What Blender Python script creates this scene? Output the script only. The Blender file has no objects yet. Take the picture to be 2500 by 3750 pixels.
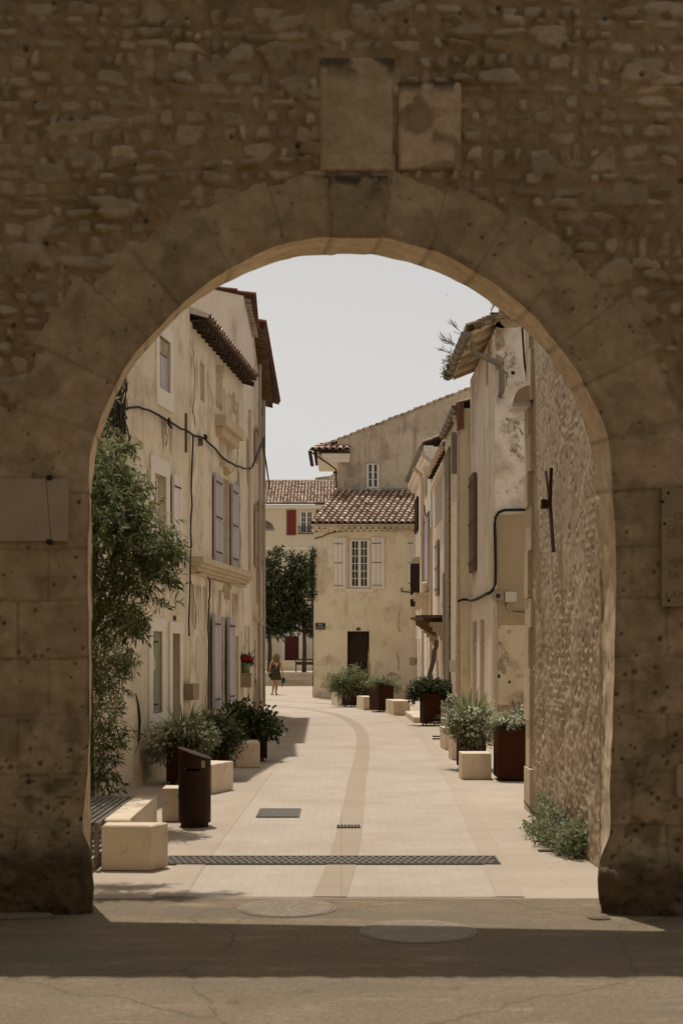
import bpy, bmesh, math, random
import numpy as np
from mathutils import Vector, Matrix

random.seed(7)
RNG = np.random.default_rng(11)
SC = bpy.context.scene
COL = SC.collection
FPX, HZ, CX, EYE = 5208.0, 2375.0, 1250.0, 1.9      # focal length in photo pixels, horizon row, centre column, eye height

# ------------------------------------------------------------------ helpers
def P(px, py, D):
    return ((px - CX) * D / FPX, D, EYE - (py - HZ) * D / FPX)
def GD(py):
    return EYE * FPX / (py - HZ)
def GP(px, py):
    D = GD(py); return ((px - CX) * D / FPX, D)
def R(a): return math.radians(a)
def lerp(a, b, t): return a + (b - a) * t

def tag(o, label=None, cat=None, group=None, kind=None):
    if label: o['label'] = label
    if cat: o['category'] = cat
    if group: o['group'] = group
    if kind: o['kind'] = kind
    return o

def thing(name, label, cat, loc=(0, 0, 0), group=None):
    o = bpy.data.objects.new(name, None); COL.objects.link(o)
    o.location = loc; o.empty_display_size = .2
    return tag(o, label, cat, group)

def world_loc(o):
    v = Vector((0, 0, 0))
    while o is not None:
        v += Vector(o.location); o = o.parent
    return v

class MB:
    def __init__(s):
        s.v = []; s.f = []; s.t = []; s.tint = .5
    def add(s, verts, faces, tint=None):
        n = len(s.v); s.v += [tuple(p) for p in verts]
        s.t += [s.tint if tint is None else tint] * len(verts)
        s.f += [tuple(i + n for i in f) for f in faces]
        return s
    def hexa(s, c, tint=None):      # 8 corners: bottom 0-3, top 4-7 (counter-clockwise)
        return s.add(c, [(3, 2, 1, 0), (4, 5, 6, 7), (0, 1, 5, 4), (1, 2, 6, 5), (2, 3, 7, 6), (3, 0, 4, 7)], tint)
    def box(s, x0, x1, y0, y1, z0, z1, tint=None):
        return s.hexa([(x0, y0, z0), (x1, y0, z0), (x1, y1, z0), (x0, y1, z0), (x0, y0, z1), (x1, y0, z1), (x1, y1, z1), (x0, y1, z1)], tint)
    def prism(s, poly, z0, z1, tint=None):
        n = len(poly)
        return s.add([(x, y, z0) for x, y in poly] + [(x, y, z1) for x, y in poly],
                     [tuple(range(n))[::-1], tuple(range(n, 2 * n))] + [(i, (i + 1) % n, n + (i + 1) % n, n + i) for i in range(n)], tint)
    def bevprism(s, poly, z0, z1, b, tint=None):
        # prism with chamfered top edge
        cx = sum(p[0] for p in poly) / len(poly); cy = sum(p[1] for p in poly) / len(poly)
        def ins(p, d):
            vx, vy = cx - p[0], cy - p[1]; L = math.hypot(vx, vy); return (p[0] + vx / L * d, p[1] + vy / L * d)
        n = len(poly); q = [ins(p, b * 1.4) for p in poly]
        V = [(x, y, z0) for x, y in poly] + [(x, y, z1 - b) for x, y in poly] + [(x, y, z1) for x, y in q]
        F = [tuple(range(n))[::-1], tuple(range(2 * n, 3 * n))]
        for k in (0, n):
            F += [(k + i, k + (i + 1) % n, k + n + (i + 1) % n, k + n + i) for i in range(n)]
        return s.add(V, F, tint)
    def tube(s, pts, r, seg=8, tint=None, cap=True):
        pts = [Vector(p) for p in pts]; n = len(pts)
        rr = r if isinstance(r, (list, tuple)) else [r] * n
        V = []; up = Vector((.31, .17, 1)).normalized()
        for i, p in enumerate(pts):
            d = (pts[min(i + 1, n - 1)] - pts[max(i - 1, 0)]).normalized()
            a = d.cross(up)
            if a.length < .1: a = d.cross(Vector((1, 0, 0)))
            a.normalize(); b = d.cross(a)
            for k in range(seg):
                w = 2 * math.pi * k / seg
                V.append(p + (a * math.cos(w) + b * math.sin(w)) * rr[i])
        F = []
        for i in range(n - 1):
            for k in range(seg):
                F.append((i * seg + k, i * seg + (k + 1) % seg, (i + 1) * seg + (k + 1) % seg, (i + 1) * seg + k))
        if cap:
            F.append(tuple(range(seg))); F.append(tuple(range((n - 1) * seg, n * seg))[::-1])
        return s.add(V, F, tint)
    def lathe(s, c, prof, seg=24, tint=None):      # prof: list of (r, z)
        V = []
        for r, z in prof:
            for k in range(seg):
                a = 2 * math.pi * k / seg; V.append((c[0] + r * math.cos(a), c[1] + r * math.sin(a), c[2] + z))
        F = []
        for i in range(len(prof) - 1):
            for k in range(seg):
                F.append((i * seg + k, i * seg + (k + 1) % seg, (i + 1) * seg + (k + 1) % seg, (i + 1) * seg + k))
        F.append(tuple(range(seg))[::-1]); F.append(tuple(range((len(prof) - 1) * seg, len(prof) * seg)))
        return s.add(V, F, tint)
    def build(s, name, m, parent=None, smooth=False, origin=None, label=None):
        me = bpy.data.meshes.new(name)
        base = world_loc(parent) if parent else Vector(origin or (0, 0, 0))
        V = np.array(s.v, dtype=float).reshape(-1, 3) - np.array(base)
        me.from_pydata(V.tolist(), [], s.f)
        at = me.attributes.new('tint', 'FLOAT', 'POINT'); at.data.foreach_set('value', s.t)
        me.materials.append(m)
        if smooth:
            me.polygons.foreach_set('use_smooth', [True] * len(me.polygons))
        o = bpy.data.objects.new(name, me); COL.objects.link(o)
        if parent: o.parent = parent
        elif origin: o.location = origin
        if label: o['label'] = label
        return o

def np_mesh(name, V, F, m, parent=None, tint=None, color=None, smooth=True, origin=None):
    me = bpy.data.meshes.new(name)
    base = np.array(world_loc(parent) if parent else Vector(origin or (0, 0, 0)))
    V = np.asarray(V, dtype=np.float32) - base.astype(np.float32)
    F = np.asarray(F, dtype=np.int32); k = F.shape[1]
    me.vertices.add(len(V)); me.vertices.foreach_set('co', V.ravel())
    me.loops.add(F.size); me.loops.foreach_set('vertex_index', F.ravel())
    me.polygons.add(len(F)); me.polygons.foreach_set('loop_start', np.arange(0, F.size, k, dtype=np.int32))
    me.polygons.foreach_set('loop_total', np.full(len(F), k, dtype=np.int32))
    if smooth: me.polygons.foreach_set('use_smooth', np.ones(len(F), dtype=bool))
    me.update(calc_edges=True); me.validate()
    if tint is not None:
        at = me.attributes.new('tint', 'FLOAT', 'POINT'); at.data.foreach_set('value', np.asarray(tint, dtype=np.float32))
    if color is not None:
        at = me.color_attributes.new('stone', 'FLOAT_COLOR', 'POINT')
        at.data.foreach_set('color', np.concatenate([color, np.ones((len(color), 1))], 1).astype(np.float32).ravel())
    me.materials.append(m)
    o = bpy.data.objects.new(name, me); COL.objects.link(o)
    if parent: o.parent = parent
    elif origin: o.location = origin
    return o

# ------------------------------------------------------------------ materials
class NT:
    def __init__(s, name):
        s.m = bpy.data.materials.new(name); s.m.use_nodes = True
        s.t = s.m.node_tree; s.t.nodes.clear()
        s.out = s.n('ShaderNodeOutputMaterial'); s.b = s.n('ShaderNodeBsdfPrincipled')
        s.l(s.b.outputs[0], s.out.inputs['Surface'])
        s.pos = s.n('ShaderNodeNewGeometry').outputs['Position']
    def n(s, typ, **kw):
        k = s.t.nodes.new(typ)
        for a, v in kw.items(): setattr(k, a, v)
        return k
    def l(s, a, b): s.t.links.new(a, b)
    def scaled(s, sx, sy, sz, vec=None):
        k = s.n('ShaderNodeMapping'); k.inputs['Scale'].default_value = (sx, sy, sz)
        s.l(vec or s.pos, k.inputs['Vector']); return k.outputs[0]
    def noise(s, scale, detail=4, rough=.55, vec=None):
        k = s.n('ShaderNodeTexNoise'); k.inputs['Scale'].default_value = scale
        k.inputs['Detail'].default_value = detail; k.inputs['Roughness'].default_value = rough
        s.l(vec or s.pos, k.inputs['Vector']); return k.outputs['Fac']
    def ramp(s, fac, p0, p1, c0=(0, 0, 0, 1), c1=(1, 1, 1, 1)):
        k = s.n('ShaderNodeValToRGB'); e = k.color_ramp.elements
        e[0].position = p0; e[1].position = p1; e[0].color = c0; e[1].color = c1
        s.l(fac, k.inputs[0]); return k.outputs[0]
    def mix(s, fac, a, b, mode='MIX'):
        k = s.n('ShaderNodeMix', data_type='RGBA', blend_type=mode)
        for v, i in ((fac, 0), (a, 6), (b, 7)):
            if hasattr(v, 'is_output'): s.l(v, k.inputs[i])
            elif isinstance(v, (int, float)): k.inputs[i].default_value = v
            else: k.inputs[i].default_value = (*v[:3], 1)
        return k.outputs[2]
    def math(s, op, a, b):
        k = s.n('ShaderNodeMath', operation=op)
        for v, i in ((a, 0), (b, 1)):
            if hasattr(v, 'is_output'): s.l(v, k.inputs[i])
            else: k.inputs[i].default_value = v
        return k.outputs[0]
    def attr(s, name, out='Fac'):
        k = s.n('ShaderNodeAttribute', attribute_name=name); return k.outputs[out]
    def bump(s, h, strength, dist=.02):
        k = s.n('ShaderNodeBump'); k.inputs['Strength'].default_value = strength; k.inputs['Distance'].default_value = dist
        s.l(h, k.inputs['Height']); s.l(k.outputs[0], s.b.inputs['Normal'])
    def done(s, col, rough=.85, metal=0, spec=.3):
        if hasattr(col, 'is_output'): s.l(col, s.b.inputs['Base Color'])
        else: s.b.inputs['Base Color'].default_value = (*col[:3], 1)
        s.b.inputs['Roughness'].default_value = rough; s.b.inputs['Metallic'].default_value = metal
        s.b.inputs['Specular IOR Level'].default_value = spec
        return s.m

def surf(name, c1, c2=None, scale=3, stains=(), streak=None, bump=.25, bscale=40, rough=.88, tint=0, metal=0, spec=.25, fine=.12, dist=.01):
    """mottled surface: c1/c2 mix, stains = [(colour, scale, lo, hi)], streak = (colour, lo, hi) running down"""
    k = NT(name)
    c = k.mix(k.ramp(k.noise(scale, 6), .35, .68), c1, c2 or c1)
    for (sc, ss, lo, hi) in stains:
        c = k.mix(k.ramp(k.noise(ss, 8, .62), lo, hi), c, sc)
    if streak:
        f = k.ramp(k.noise(1, 5, .6, k.scaled(3.2, 3.2, .5)), streak[1], streak[2])
        c = k.mix(f, c, streak[0])
    if fine:
        f = k.noise(bscale * 1.6, 3)
        c = k.mix(fine * 2, c, k.mix(f, (.0, .0, .0), (1, 1, 1)), 'SOFT_LIGHT')
    if tint:
        t = k.attr('tint'); g = k.math('MULTIPLY_ADD', t, 2 * tint)
        g.node.inputs[2].default_value = 1 - tint
        c = k.mix(1.0, c, k.mix(g, (0, 0, 0), (1, 1, 1)), 'MULTIPLY')
        k2 = g
    if bump: k.bump(k.noise(bscale, 5), bump, dist)
    return k.done(c, rough, metal, spec)

def tinted(name, c0, c1, rough=.7, spec=.2, scale=0, trans=0, bump=0, bscale=30):
    """colour runs c0..c1 with the per-piece tint attribute"""
    k = NT(name)
    c = k.mix(k.attr('tint'), c0, c1)
    if scale:
        c = k.mix(k.ramp(k.noise(scale, 6, .6), .3, .75), c, k.mix(.55, c, (c0[0] * .35, c0[1] * .35, c0[2] * .35)))
    if bump: k.bump(k.noise(bscale, 4), bump, .01)
    m = k.done(c, rough, 0, spec)
    if trans:
        tr = k.n('ShaderNodeBsdfTranslucent'); k.l(c, tr.inputs[0])
        mx = k.n('ShaderNodeMixShader'); mx.inputs[0].default_value = trans
        k.l(k.b.outputs[0], mx.inputs[1]); k.l(tr.outputs[0], mx.inputs[2]); k.l(mx.outputs[0], k.out.inputs['Surface'])
    return m

M = {}
M['cream'] = surf('plaster_cream', (.81, .715, .535), (.71, .61, .435), 1.1, [((.54, .43, .275), 1.7, .56, .76), ((.84, .75, .57), 4, .60, .74)], ((.48, .385, .255), .58, .80), .3, 60)
M['ochre'] = surf('plaster_ochre', (.79, .675, .505), (.67, .56, .40), 1.0, [((.46, .36, .235), 1.5, .52, .72), ((.80, .70, .54), 5, .60, .74)], ((.46, .36, .24), .58, .84), .35, 45)
M['ochre2'] = surf('plaster_ochre_old', (.82, .715, .545), (.69, .585, .425), 1.4, [((.44, .345, .22), 2.0, .51, .68), ((.84, .75, .59), 4, .58, .70)], ((.40, .31, .20), .58, .82), .4, 40)
M['white_wall'] = surf('plaster_white', (.86, .78, .66), (.76, .67, .54), .8, [((.56, .46, .335), 1.7, .56, .74)], ((.46, .37, .265), .57, .78), .25, 60)
M['grey_wall'] = surf('render_grey', (.62, .53, .395), (.50, .415, .295), 1.2, [((.25, .205, .145), .9, .52, .72)], ((.24, .195, .135), .53, .78), 1.0, 9, fine=.25, dist=.06)
M['pink'] = surf('plaster_pink', (.83, .69, .56), (.74, .60, .465), 1.0, [((.52, .40, .28), 2.0, .56, .74)], ((.45, .35, .245), .57, .8), .25, 50)
M['mould'] = surf('plaster_mould', (.88, .80, .70), (.78, .68, .56), 1.0, [((.56, .46, .335), 1.4, .52, .68), ((.30, .24, .17), 2.6, .56, .67), ((.15, .115, .08), 7, .61, .69)], ((.46, .375, .275), .57, .78), .6, 25, dist=.02)
M['lowplaster'] = surf('plaster_stained', (.76, .64, .46), (.66, .535, .365), 1.8, [((.42, .315, .20), 1.7, .52, .64), ((.28, .20, .12), 4, .63, .70)], None, .35, 25)
M['brownrender'] = surf('render_brown', (.46, .355, .225), (.42, .325, .205), 2.5, [], None, .3, 70)
M['farwall'] = surf('plaster_far', (.72, .61, .44), (.67, .56, .40), 1.5, [], None, .3, 30)
M['trimw'] = surf('limewash_white', (.82, .75, .64), (.76, .68, .56), 5, [((.62, .52, .40), 6, .62, .76)], None, .2, 60)
M['stone'] = surf('limestone', (.62, .51, .35), (.54, .43, .285), 3, [((.28, .22, .145), 4.5, .58, .74)], None, .4, 35)
M['quoin'] = surf('quoin_stone', (.62, .525, .375), (.54, .44, .30), 3, [((.38, .30, .20), 5, .6, .74)], None, .5, 28, tint=.22, dist=.03)
M['lav'] = surf('paint_lavender', (.53, .48, .50), (.48, .435, .45), 6, [((.40, .36, .36), 12, .62, .75)], None, .15, 40, rough=.6)
M['green_sh'] = surf('paint_sage', (.32, .335, .22), (.29, .30, .19), 6, [], None, .15, 40, rough=.6)
M['white_paint'] = surf('paint_white', (.80, .74, .66), (.75, .69, .60), 6, [((.60, .52, .42), 14, .63, .74)], None, .12, 40, rough=.55)
M['red_paint'] = surf('paint_red', (.22, .035, .024), (.18, .028, .02), 5, [], None, .1, 40, rough=.55)
M['dark_red'] = surf('paint_dark_red', (.10, .012, .010), (.08, .01, .008), 5, [], None, .1, 40, rough=.5)
M['dark_wood'] = surf('wood_dark', (.035, .018, .010), (.022, .011, .006), 8, [], ((.05, .028, .016), .5, .8), .3, 40, rough=.65)
M['brown_wood'] = surf('wood_brown', (.20, .135, .08), (.145, .09, .05), 8, [], ((.09, .06, .03), .5, .8), .4, 40)
M['old_wood'] = surf('wood_weathered', (.52, .43, .32), (.40, .315, .215), 5, [((.16, .11, .07), 9, .58, .72)], ((.20, .145, .09), .55, .74), .5, 40)
M['eave_wood'] = surf('wood_eaves', (.075, .046, .028), (.045, .027, .016), 6, [], None, .4, 30, tint=.4)
M['tile'] = tinted('roof_tile', (.24, .135, .085), (.84, .66, .52), .85, .2, 6, 0, .3, 30)
M['tile_red'] = tinted('roof_tile_red', (.22, .065, .035), (.40, .15, .085), .85, .2, 5, 0, .3, 30)
M['tile_under'] = surf('tile_bed', (.07, .035, .02), (.05, .025, .014), 5)
M['verge'] = surf('verge_rubble', (.34, .265, .18), (.22, .165, .11), 7, [((.07, .055, .035), 9, .52, .66)], None, .7, 22, tint=.5, dist=.03)
M['brick'] = surf('brick_red', (.24, .115, .07), (.17, .08, .05), 8, [((.35, .25, .17), 9, .56, .66)], None, .3, 20)
M['zinc'] = surf('zinc_gutter', (.25, .215, .165), (.19, .16, .12), 6, [((.12, .095, .07), 8, .58, .7)], None, .1, 30, rough=.5, metal=.25)
M['pipe_cream'] = surf('pipe_cream', (.66, .51, .385), (.60, .455, .335), 4, [], None, .05, 30, rough=.45)
M['pipe_grey'] = surf('pipe_grey', (.53, .475, .40), (.47, .415, .34), 4, [], None, .05, 30, rough=.45)
M['iron'] = surf('iron_dark', (.018, .013, .010), (.03, .02, .014), 20, [], None, .2, 60, rough=.6)
M['iron_worn'] = surf('iron_worn', (.235, .185, .122), (.19, .148, .095), 5, [((.27, .212, .14), 9, .5, .7)], None, .2, 60, rough=.55, spec=.4)
M['rust'] = surf('iron_rust', (.055, .028, .015), (.03, .016, .010), 12, [], None, .3, 50)
M['cable'] = surf('cable_black', (.022, .016, .011), (.03, .022, .015), 12, [], None, .3, 60, rough=.7)
M['corten'] = surf('corten', (.052, .0178, .0078), (.036, .012, .0055), 3, [((.07, .026, .0115), 6, .58, .75)], ((.03, .010, .0045), .60, .8), .12, 90, rough=.85, spec=.08)
M['corten_dark'] = surf('corten_dark', (.040, .0145, .0062), (.028, .0098, .0042), 4, [((.06, .022, .0092), 8, .58, .75)], ((.018, .007, .0035), .60, .8), .12, 90, rough=.6, spec=.2)
M['concrete'] = surf('cast_stone', (.70, .58, .43), (.62, .51, .37), 2.5, [((.50, .40, .285), 2.2, .54, .72), ((.44, .35, .25), 9, .60, .72)], ((.52, .42, .30), .58, .8), .35, 70, rough=.85)
M['slat'] = surf('metal_slat', (.20, .175, .145), (.17, .15, .12), 10, [], None, .05, 40, rough=.45, metal=.3)
M['glass'] = surf('glass_dark', (.035, .028, .022), (.05, .04, .03), 2, [], None, 0, rough=.08, spec=.6, fine=0)
M['box_grey'] = surf('box_grey', (.36, .33, .28), (.32, .29, .245), 6, [], None, .05, 40, rough=.5)
M['box_white'] = surf('box_white', (.62, .58, .51), (.58, .535, .465), 6, [], None, .05, 40, rough=.5)
M['box_tan'] = surf('box_tan', (.33, .265, .175), (.29, .23, .15), 6, [], None, .05, 40, rough=.6)
M['soil'] = surf('soil', (.035, .022, .013), (.05, .033, .02), 12)
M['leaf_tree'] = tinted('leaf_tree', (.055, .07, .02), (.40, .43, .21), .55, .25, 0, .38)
M['leaf_dark'] = tinted('leaf_dark', (.022, .032, .011), (.125, .145, .058), .5, .3, 0, .2)
M['leaf_sage'] = tinted('leaf_sage', (.13, .15, .07), (.48, .51, .33), .6, .25, 0, .32)
M['leaf_blade'] = tinted('leaf_blade', (.08, .105, .035), (.30, .33, .15), .45, .35, 0, .2)
M['petal_w'] = tinted('petal_white', (.62, .58, .42), (.80, .77, .62), .6, .2, 0, .2)
M['petal_r'] = tinted('petal_red', (.28, .012, .014), (.48, .03, .03), .6, .2, 0, .2)
M['bark'] = surf('bark', (.10, .07, .042), (.065, .043, .025), 9, [], None, .7, 25)
M['twig'] = surf('dry_twig', (.085, .062, .042), (.05, .036, .024), 9, [], None, .4, 25)
M['pot_green'] = surf('pot_green', (.17, .22, .105), (.145, .19, .09), 8, [], None, .05, 30, rough=.5)
M['enamel'] = surf('enamel_dark', (.014, .011, .016), (.02, .015, .02), 8, [], None, 0, rough=.35, spec=.4, fine=0)
M['enamel_rim'] = surf('enamel_rim', (.13, .085, .05), (.10, .065, .04), 8, [], None, 0, rough=.5, fine=0)
M['letter_w'] = surf('letter_white', (.70, .66, .60), (.66, .61, .55), 8, [], None, 0, rough=.5, fine=0)
M['letter_d'] = surf('letter_carved', (.215, .155, .095), (.19, .135, .08), 8, [], None, 0, fine=0)
M['plaque'] = surf('marble_plaque', (.40, .315, .225), (.36, .28, .195), 4, [((.28, .21, .14), 3, .6, .75)], None, .1, 60, rough=.6)
M['plaque_old'] = surf('stone_plaque', (.30, .225, .14), (.25, .185, .112), 5, [((.15, .105, .06), 14, .60, .72)], None, .3, 40)
M['skin'] = surf('skin', (.47, .27, .17), (.42, .235, .145), 10, [], None, .03, 40, rough=.5)
M['hair'] = surf('hair', (.13, .07, .035), (.24, .14, .075), 25, [], ((.30, .19, .10), .55, .75), .4, 60, rough=.5)
M['dress'] = surf('dress_olive', (.048, .042, .022), (.036, .031, .016), 12, [], None, .2, 40, rough=.8)
M['leather'] = surf('leather_black', (.012, .010, .010), (.02, .016, .014), 12, [], None, .1, 40, rough=.4, spec=.5)
M['hood'] = surf('lamp_hood', (.50, .42, .29), (.46, .38, .26), 6, [], None, .05, 40, rough=.55)
M['bench_wood'] = surf('bench_wood', (.10, .048, .025), (.075, .035, .018), 8, [], None, .2, 30, rough=.6)
M['feather'] = surf('feather_black', (.012, .011, .011), (.02, .018, .016), 8, [], None, 0, fine=0)
M['kerb'] = surf('kerb_stone', (.22, .175, .12), (.16, .125, .085), 9, [((.09, .07, .045), 14, .55, .7)], None, .5, 40)

def gate_stone():
    k = NT('gate_stone')
    c = k.attr('stone', 'Color')
    c = k.mix(k.ramp(k.noise(9, 8, .65), .30, .72), c, k.mix(1, c, (.62, .58, .53), 'MULTIPLY'))
    c = k.mix(k.ramp(k.noise(1.1, 4), .35, .7), c, k.mix(1, c, (.80, .79, .78), 'MULTIPLY'))
    f = k.noise(90, 3)
    c = k.mix(.35, c, k.mix(f, (0, 0, 0), (1, 1, 1)), 'SOFT_LIGHT')
    h = k.math('ADD', k.noise(55, 6, .65), k.math('MULTIPLY', k.noise(230, 3), .4))
    k.bump(h, .55, .012)
    return k.done(c, .92, 0, .15)
M['gate'] = gate_stone()

def paving(name, c1, c2, mortar, bw, bh, msize, ang=0, bump=.14, dirt=(.33, .265, .195), off=.5, mixd=.5):
    k = NT(name)
    mp = k.n('ShaderNodeMapping'); mp.inputs['Rotation'].default_value = (0, 0, ang); k.l(k.pos, mp.inputs[0])
    br = k.n('ShaderNodeTexBrick'); k.l(mp.outputs[0], br.inputs['Vector'])
    br.offset = off
    br.inputs['Color1'].default_value = (*c1, 1); br.inputs['Color2'].default_value = (*c2, 1); br.inputs['Mortar'].default_value = (*mortar, 1)
    br.inputs['Scale'].default_value = 1; br.inputs['Brick Width'].default_value = bw; br.inputs['Row Height'].default_value = bh
    br.inputs['Mortar Size'].default_value = msize; br.inputs['Mortar Smooth'].default_value = .3
    c = k.mix(k.ramp(k.noise(.9, 6, .6), .40, .75), br.outputs[0], k.mix(mixd, br.outputs[0], dirt))
    c = k.mix(k.ramp(k.noise(1, 6, .65, k.scaled(1.4, 9, 1)), .52, .80), c, k.mix(.35, c, dirt))
    c = k.mix(k.ramp(k.noise(14, 6, .7), .62, .75), c, k.mix(.25, c, dirt))
    c = k.mix(k.ramp(k.noise(.35, 8, .7), .48, .66), c, k.mix(.32, c, (.30, .235, .165)))
    c = k.mix(k.ramp(k.noise(2.3, 9, .75), .60, .70), c, k.mix(.35, c, (.27, .21, .15)))
    c = k.mix(.25, c, k.mix(k.noise(70, 3), (0, 0, 0), (1, 1, 1)), 'SOFT_LIGHT')
    k.bump(br.outputs['Fac'], -bump, .004)
    return k.done(c, .85, 0, .2)
M['slabs'] = paving('paving_slabs', (.465, .388, .307), (.44, .365, .286), (.39, .32, .247), .9, .45, .006)
M['setts'] = paving('paving_setts', (.475, .402, .328), (.45, .379, .306), (.41, .342, .272), .15, .10, .004, ang=1.5708)
M['band'] = paving('paving_band', (.445, .37, .287), (.425, .35, .27), (.375, .307, .232), .30, .80, .004, off=0)
M['channel'] = paving('paving_channel', (.375, .307, .225), (.355, .29, .21), (.28, .225, .158), 3.0, .8, .005, off=0)

def asphalt():
    k = NT('asphalt_worn')
    c = k.mix(k.ramp(k.noise(1.2, 7, .65), .33, .70), (.265, .206, .133), (.205, .157, .098))
    c = k.mix(k.ramp(k.noise(1, 7, .7, k.scaled(1.2, 5, 1)), .54, .70), c, (.37, .30, .21))
    c = k.mix(k.ramp(k.noise(4, 8, .7), .58, .72), c, (.15, .113, .07))
    c = k.mix(k.ramp(k.noise(26, 6, .8), .46, .62), c, k.mix(.55, c, (.12, .09, .055)))
    c = k.mix(k.ramp(k.noise(60, 4, .8), .58, .70), c, (.42, .345, .25))
    nd = k.n('ShaderNodeTexNoise'); nd.inputs['Scale'].default_value = 2.5; nd.inputs['Detail'].default_value = 5; k.l(k.pos, nd.inputs['Vector'])
    wv = k.n('ShaderNodeMix'); wv.data_type = 'VECTOR'; wv.inputs[0].default_value = .18; k.l(k.pos, wv.inputs[4]); k.l(nd.outputs['Color'], wv.inputs[5])
    cr = k.n('ShaderNodeTexVoronoi'); cr.feature = 'DISTANCE_TO_EDGE'; cr.inputs['Scale'].default_value = .55; k.l(wv.outputs[1], cr.inputs['Vector'])
    c = k.mix(k.ramp(cr.outputs['Distance'], .0012, .0045, (.55, .55, .55, 1), (0, 0, 0, 1)), c, (.085, .065, .042))
    c = k.mix(k.ramp(k.noise(.7, 9, .7, k.scaled(.6, 2.2, 1)), .50, .58), c, k.mix(.5, c, (.17, .14, .105)))
    v = k.n('ShaderNodeTexVoronoi'); v.inputs['Scale'].default_value = 95; k.l(k.pos, v.inputs['Vector'])
    c = k.mix(.5, c, k.mix(k.ramp(v.outputs['Distance'], .05, .55), (.78, .78, .78), (.3, .3, .3)), 'SOFT_LIGHT')
    k.bump(k.math('ADD', v.outputs['Distance'], k.noise(30, 4)), .5, .01)
    return k.done(c, .9, 0, .2)
M['asphalt'] = asphalt()

# ------------------------------------------------------------------ camera, light, sky
cam = bpy.data.cameras.new('camera'); co = bpy.data.objects.new('camera', cam); COL.objects.link(co)
co.location = (0, 0, EYE); co.rotation_euler = (math.pi / 2, 0, 0)
cam.sensor_fit = 'HORIZONTAL'; cam.sensor_width = 24; cam.lens = 50; cam.shift_y = (HZ - 1875) / 2500
cam.clip_end = 2000; cam.dof.use_dof = True; cam.dof.focus_distance = 36; cam.dof.aperture_fstop = 4.0
SC.camera = co

SUNV = Vector((-.10, .30, 1)).normalized()
sun = bpy.data.lights.new('sun', 'SUN'); so = bpy.data.objects.new('sun', sun); COL.objects.link(so)
so.rotation_euler = SUNV.to_track_quat('Z', 'Y').to_euler(); so.location = (-5, 15, 50)
sun.energy = 2.5; sun.angle = R(.55); sun.color = (1, .945, .86)
W = bpy.data.worlds.new('World'); SC.world = W; W.use_nodes = True
wt = W.node_tree; wt.nodes.clear()
wo = wt.nodes.new('ShaderNodeOutputWorld'); bg = wt.nodes.new('ShaderNodeBackground')
sk = wt.nodes.new('ShaderNodeTexSky'); sk.sky_type = 'NISHITA'; sk.sun_disc = False
sk.sun_elevation = math.asin(SUNV.z); sk.sun_rotation = math.atan2(SUNV.x, SUNV.y)
sk.air_density = 1.0; sk.dust_density = 1.5; sk.ozone_density = 1.0
hs = wt.nodes.new('ShaderNodeHueSaturation'); hs.inputs['Saturation'].default_value = .09
gm = wt.nodes.new('ShaderNodeGamma'); gm.inputs[1].default_value = 1.0      # thin high haze: evens out the sky
wm = wt.nodes.new('ShaderNodeMix'); wm.data_type = 'RGBA'; wm.blend_type = 'MULTIPLY'; wm.inputs[0].default_value = 1; wm.inputs[7].default_value = (1, .965, .915, 1)     # warm summer haze
wt.links.new(sk.outputs[0], hs.inputs['Color']); wt.links.new(hs.outputs[0], wm.inputs[6]); wt.links.new(wm.outputs[2], gm.inputs[0])
wt.links.new(gm.outputs[0], bg.inputs[0]); wt.links.new(bg.outputs[0], wo.inputs[0])
bg.inputs[1].default_value = .085
SC.view_settings.view_transform = 'Standard'; SC.view_settings.look = 'None'
SC.view_settings.exposure = .42; SC.view_settings.gamma = 1
SC.render.engine = 'CYCLES'
SC.cycles.max_bounces = 8; SC.cycles.diffuse_bounces = 5; SC.cycles.use_denoising = True

# ------------------------------------------------------------------ noise
def vnoise(x, z, scale, seed, octs=4, gain=.5):
    out = np.zeros_like(x, dtype=float); amp = 1; tot = 0
    for o in range(octs):
        g = np.random.default_rng(seed * 101 + o).random((257, 257))
        u = x * scale * 2 ** o + 1000.37; v = z * scale * 2 ** o + 1000.71
        iu = np.floor(u).astype(int); iv = np.floor(v).astype(int)
        fu = u - iu; fv = v - iv; fu = fu * fu * (3 - 2 * fu); fv = fv * fv * (3 - 2 * fv)
        iu %= 256; iv %= 256
        a = g[iu, iv] * (1 - fu) + g[iu + 1, iv] * fu; b = g[iu, iv + 1] * (1 - fu) + g[iu + 1, iv + 1] * fu
        out += amp * (a * (1 - fv) + b * fv); tot += amp; amp *= gain
    return out / tot
def sstep(a, b, x):
    t = np.clip((x - a) / (b - a), 0, 1); return t * t * (3 - 2 * t)

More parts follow.
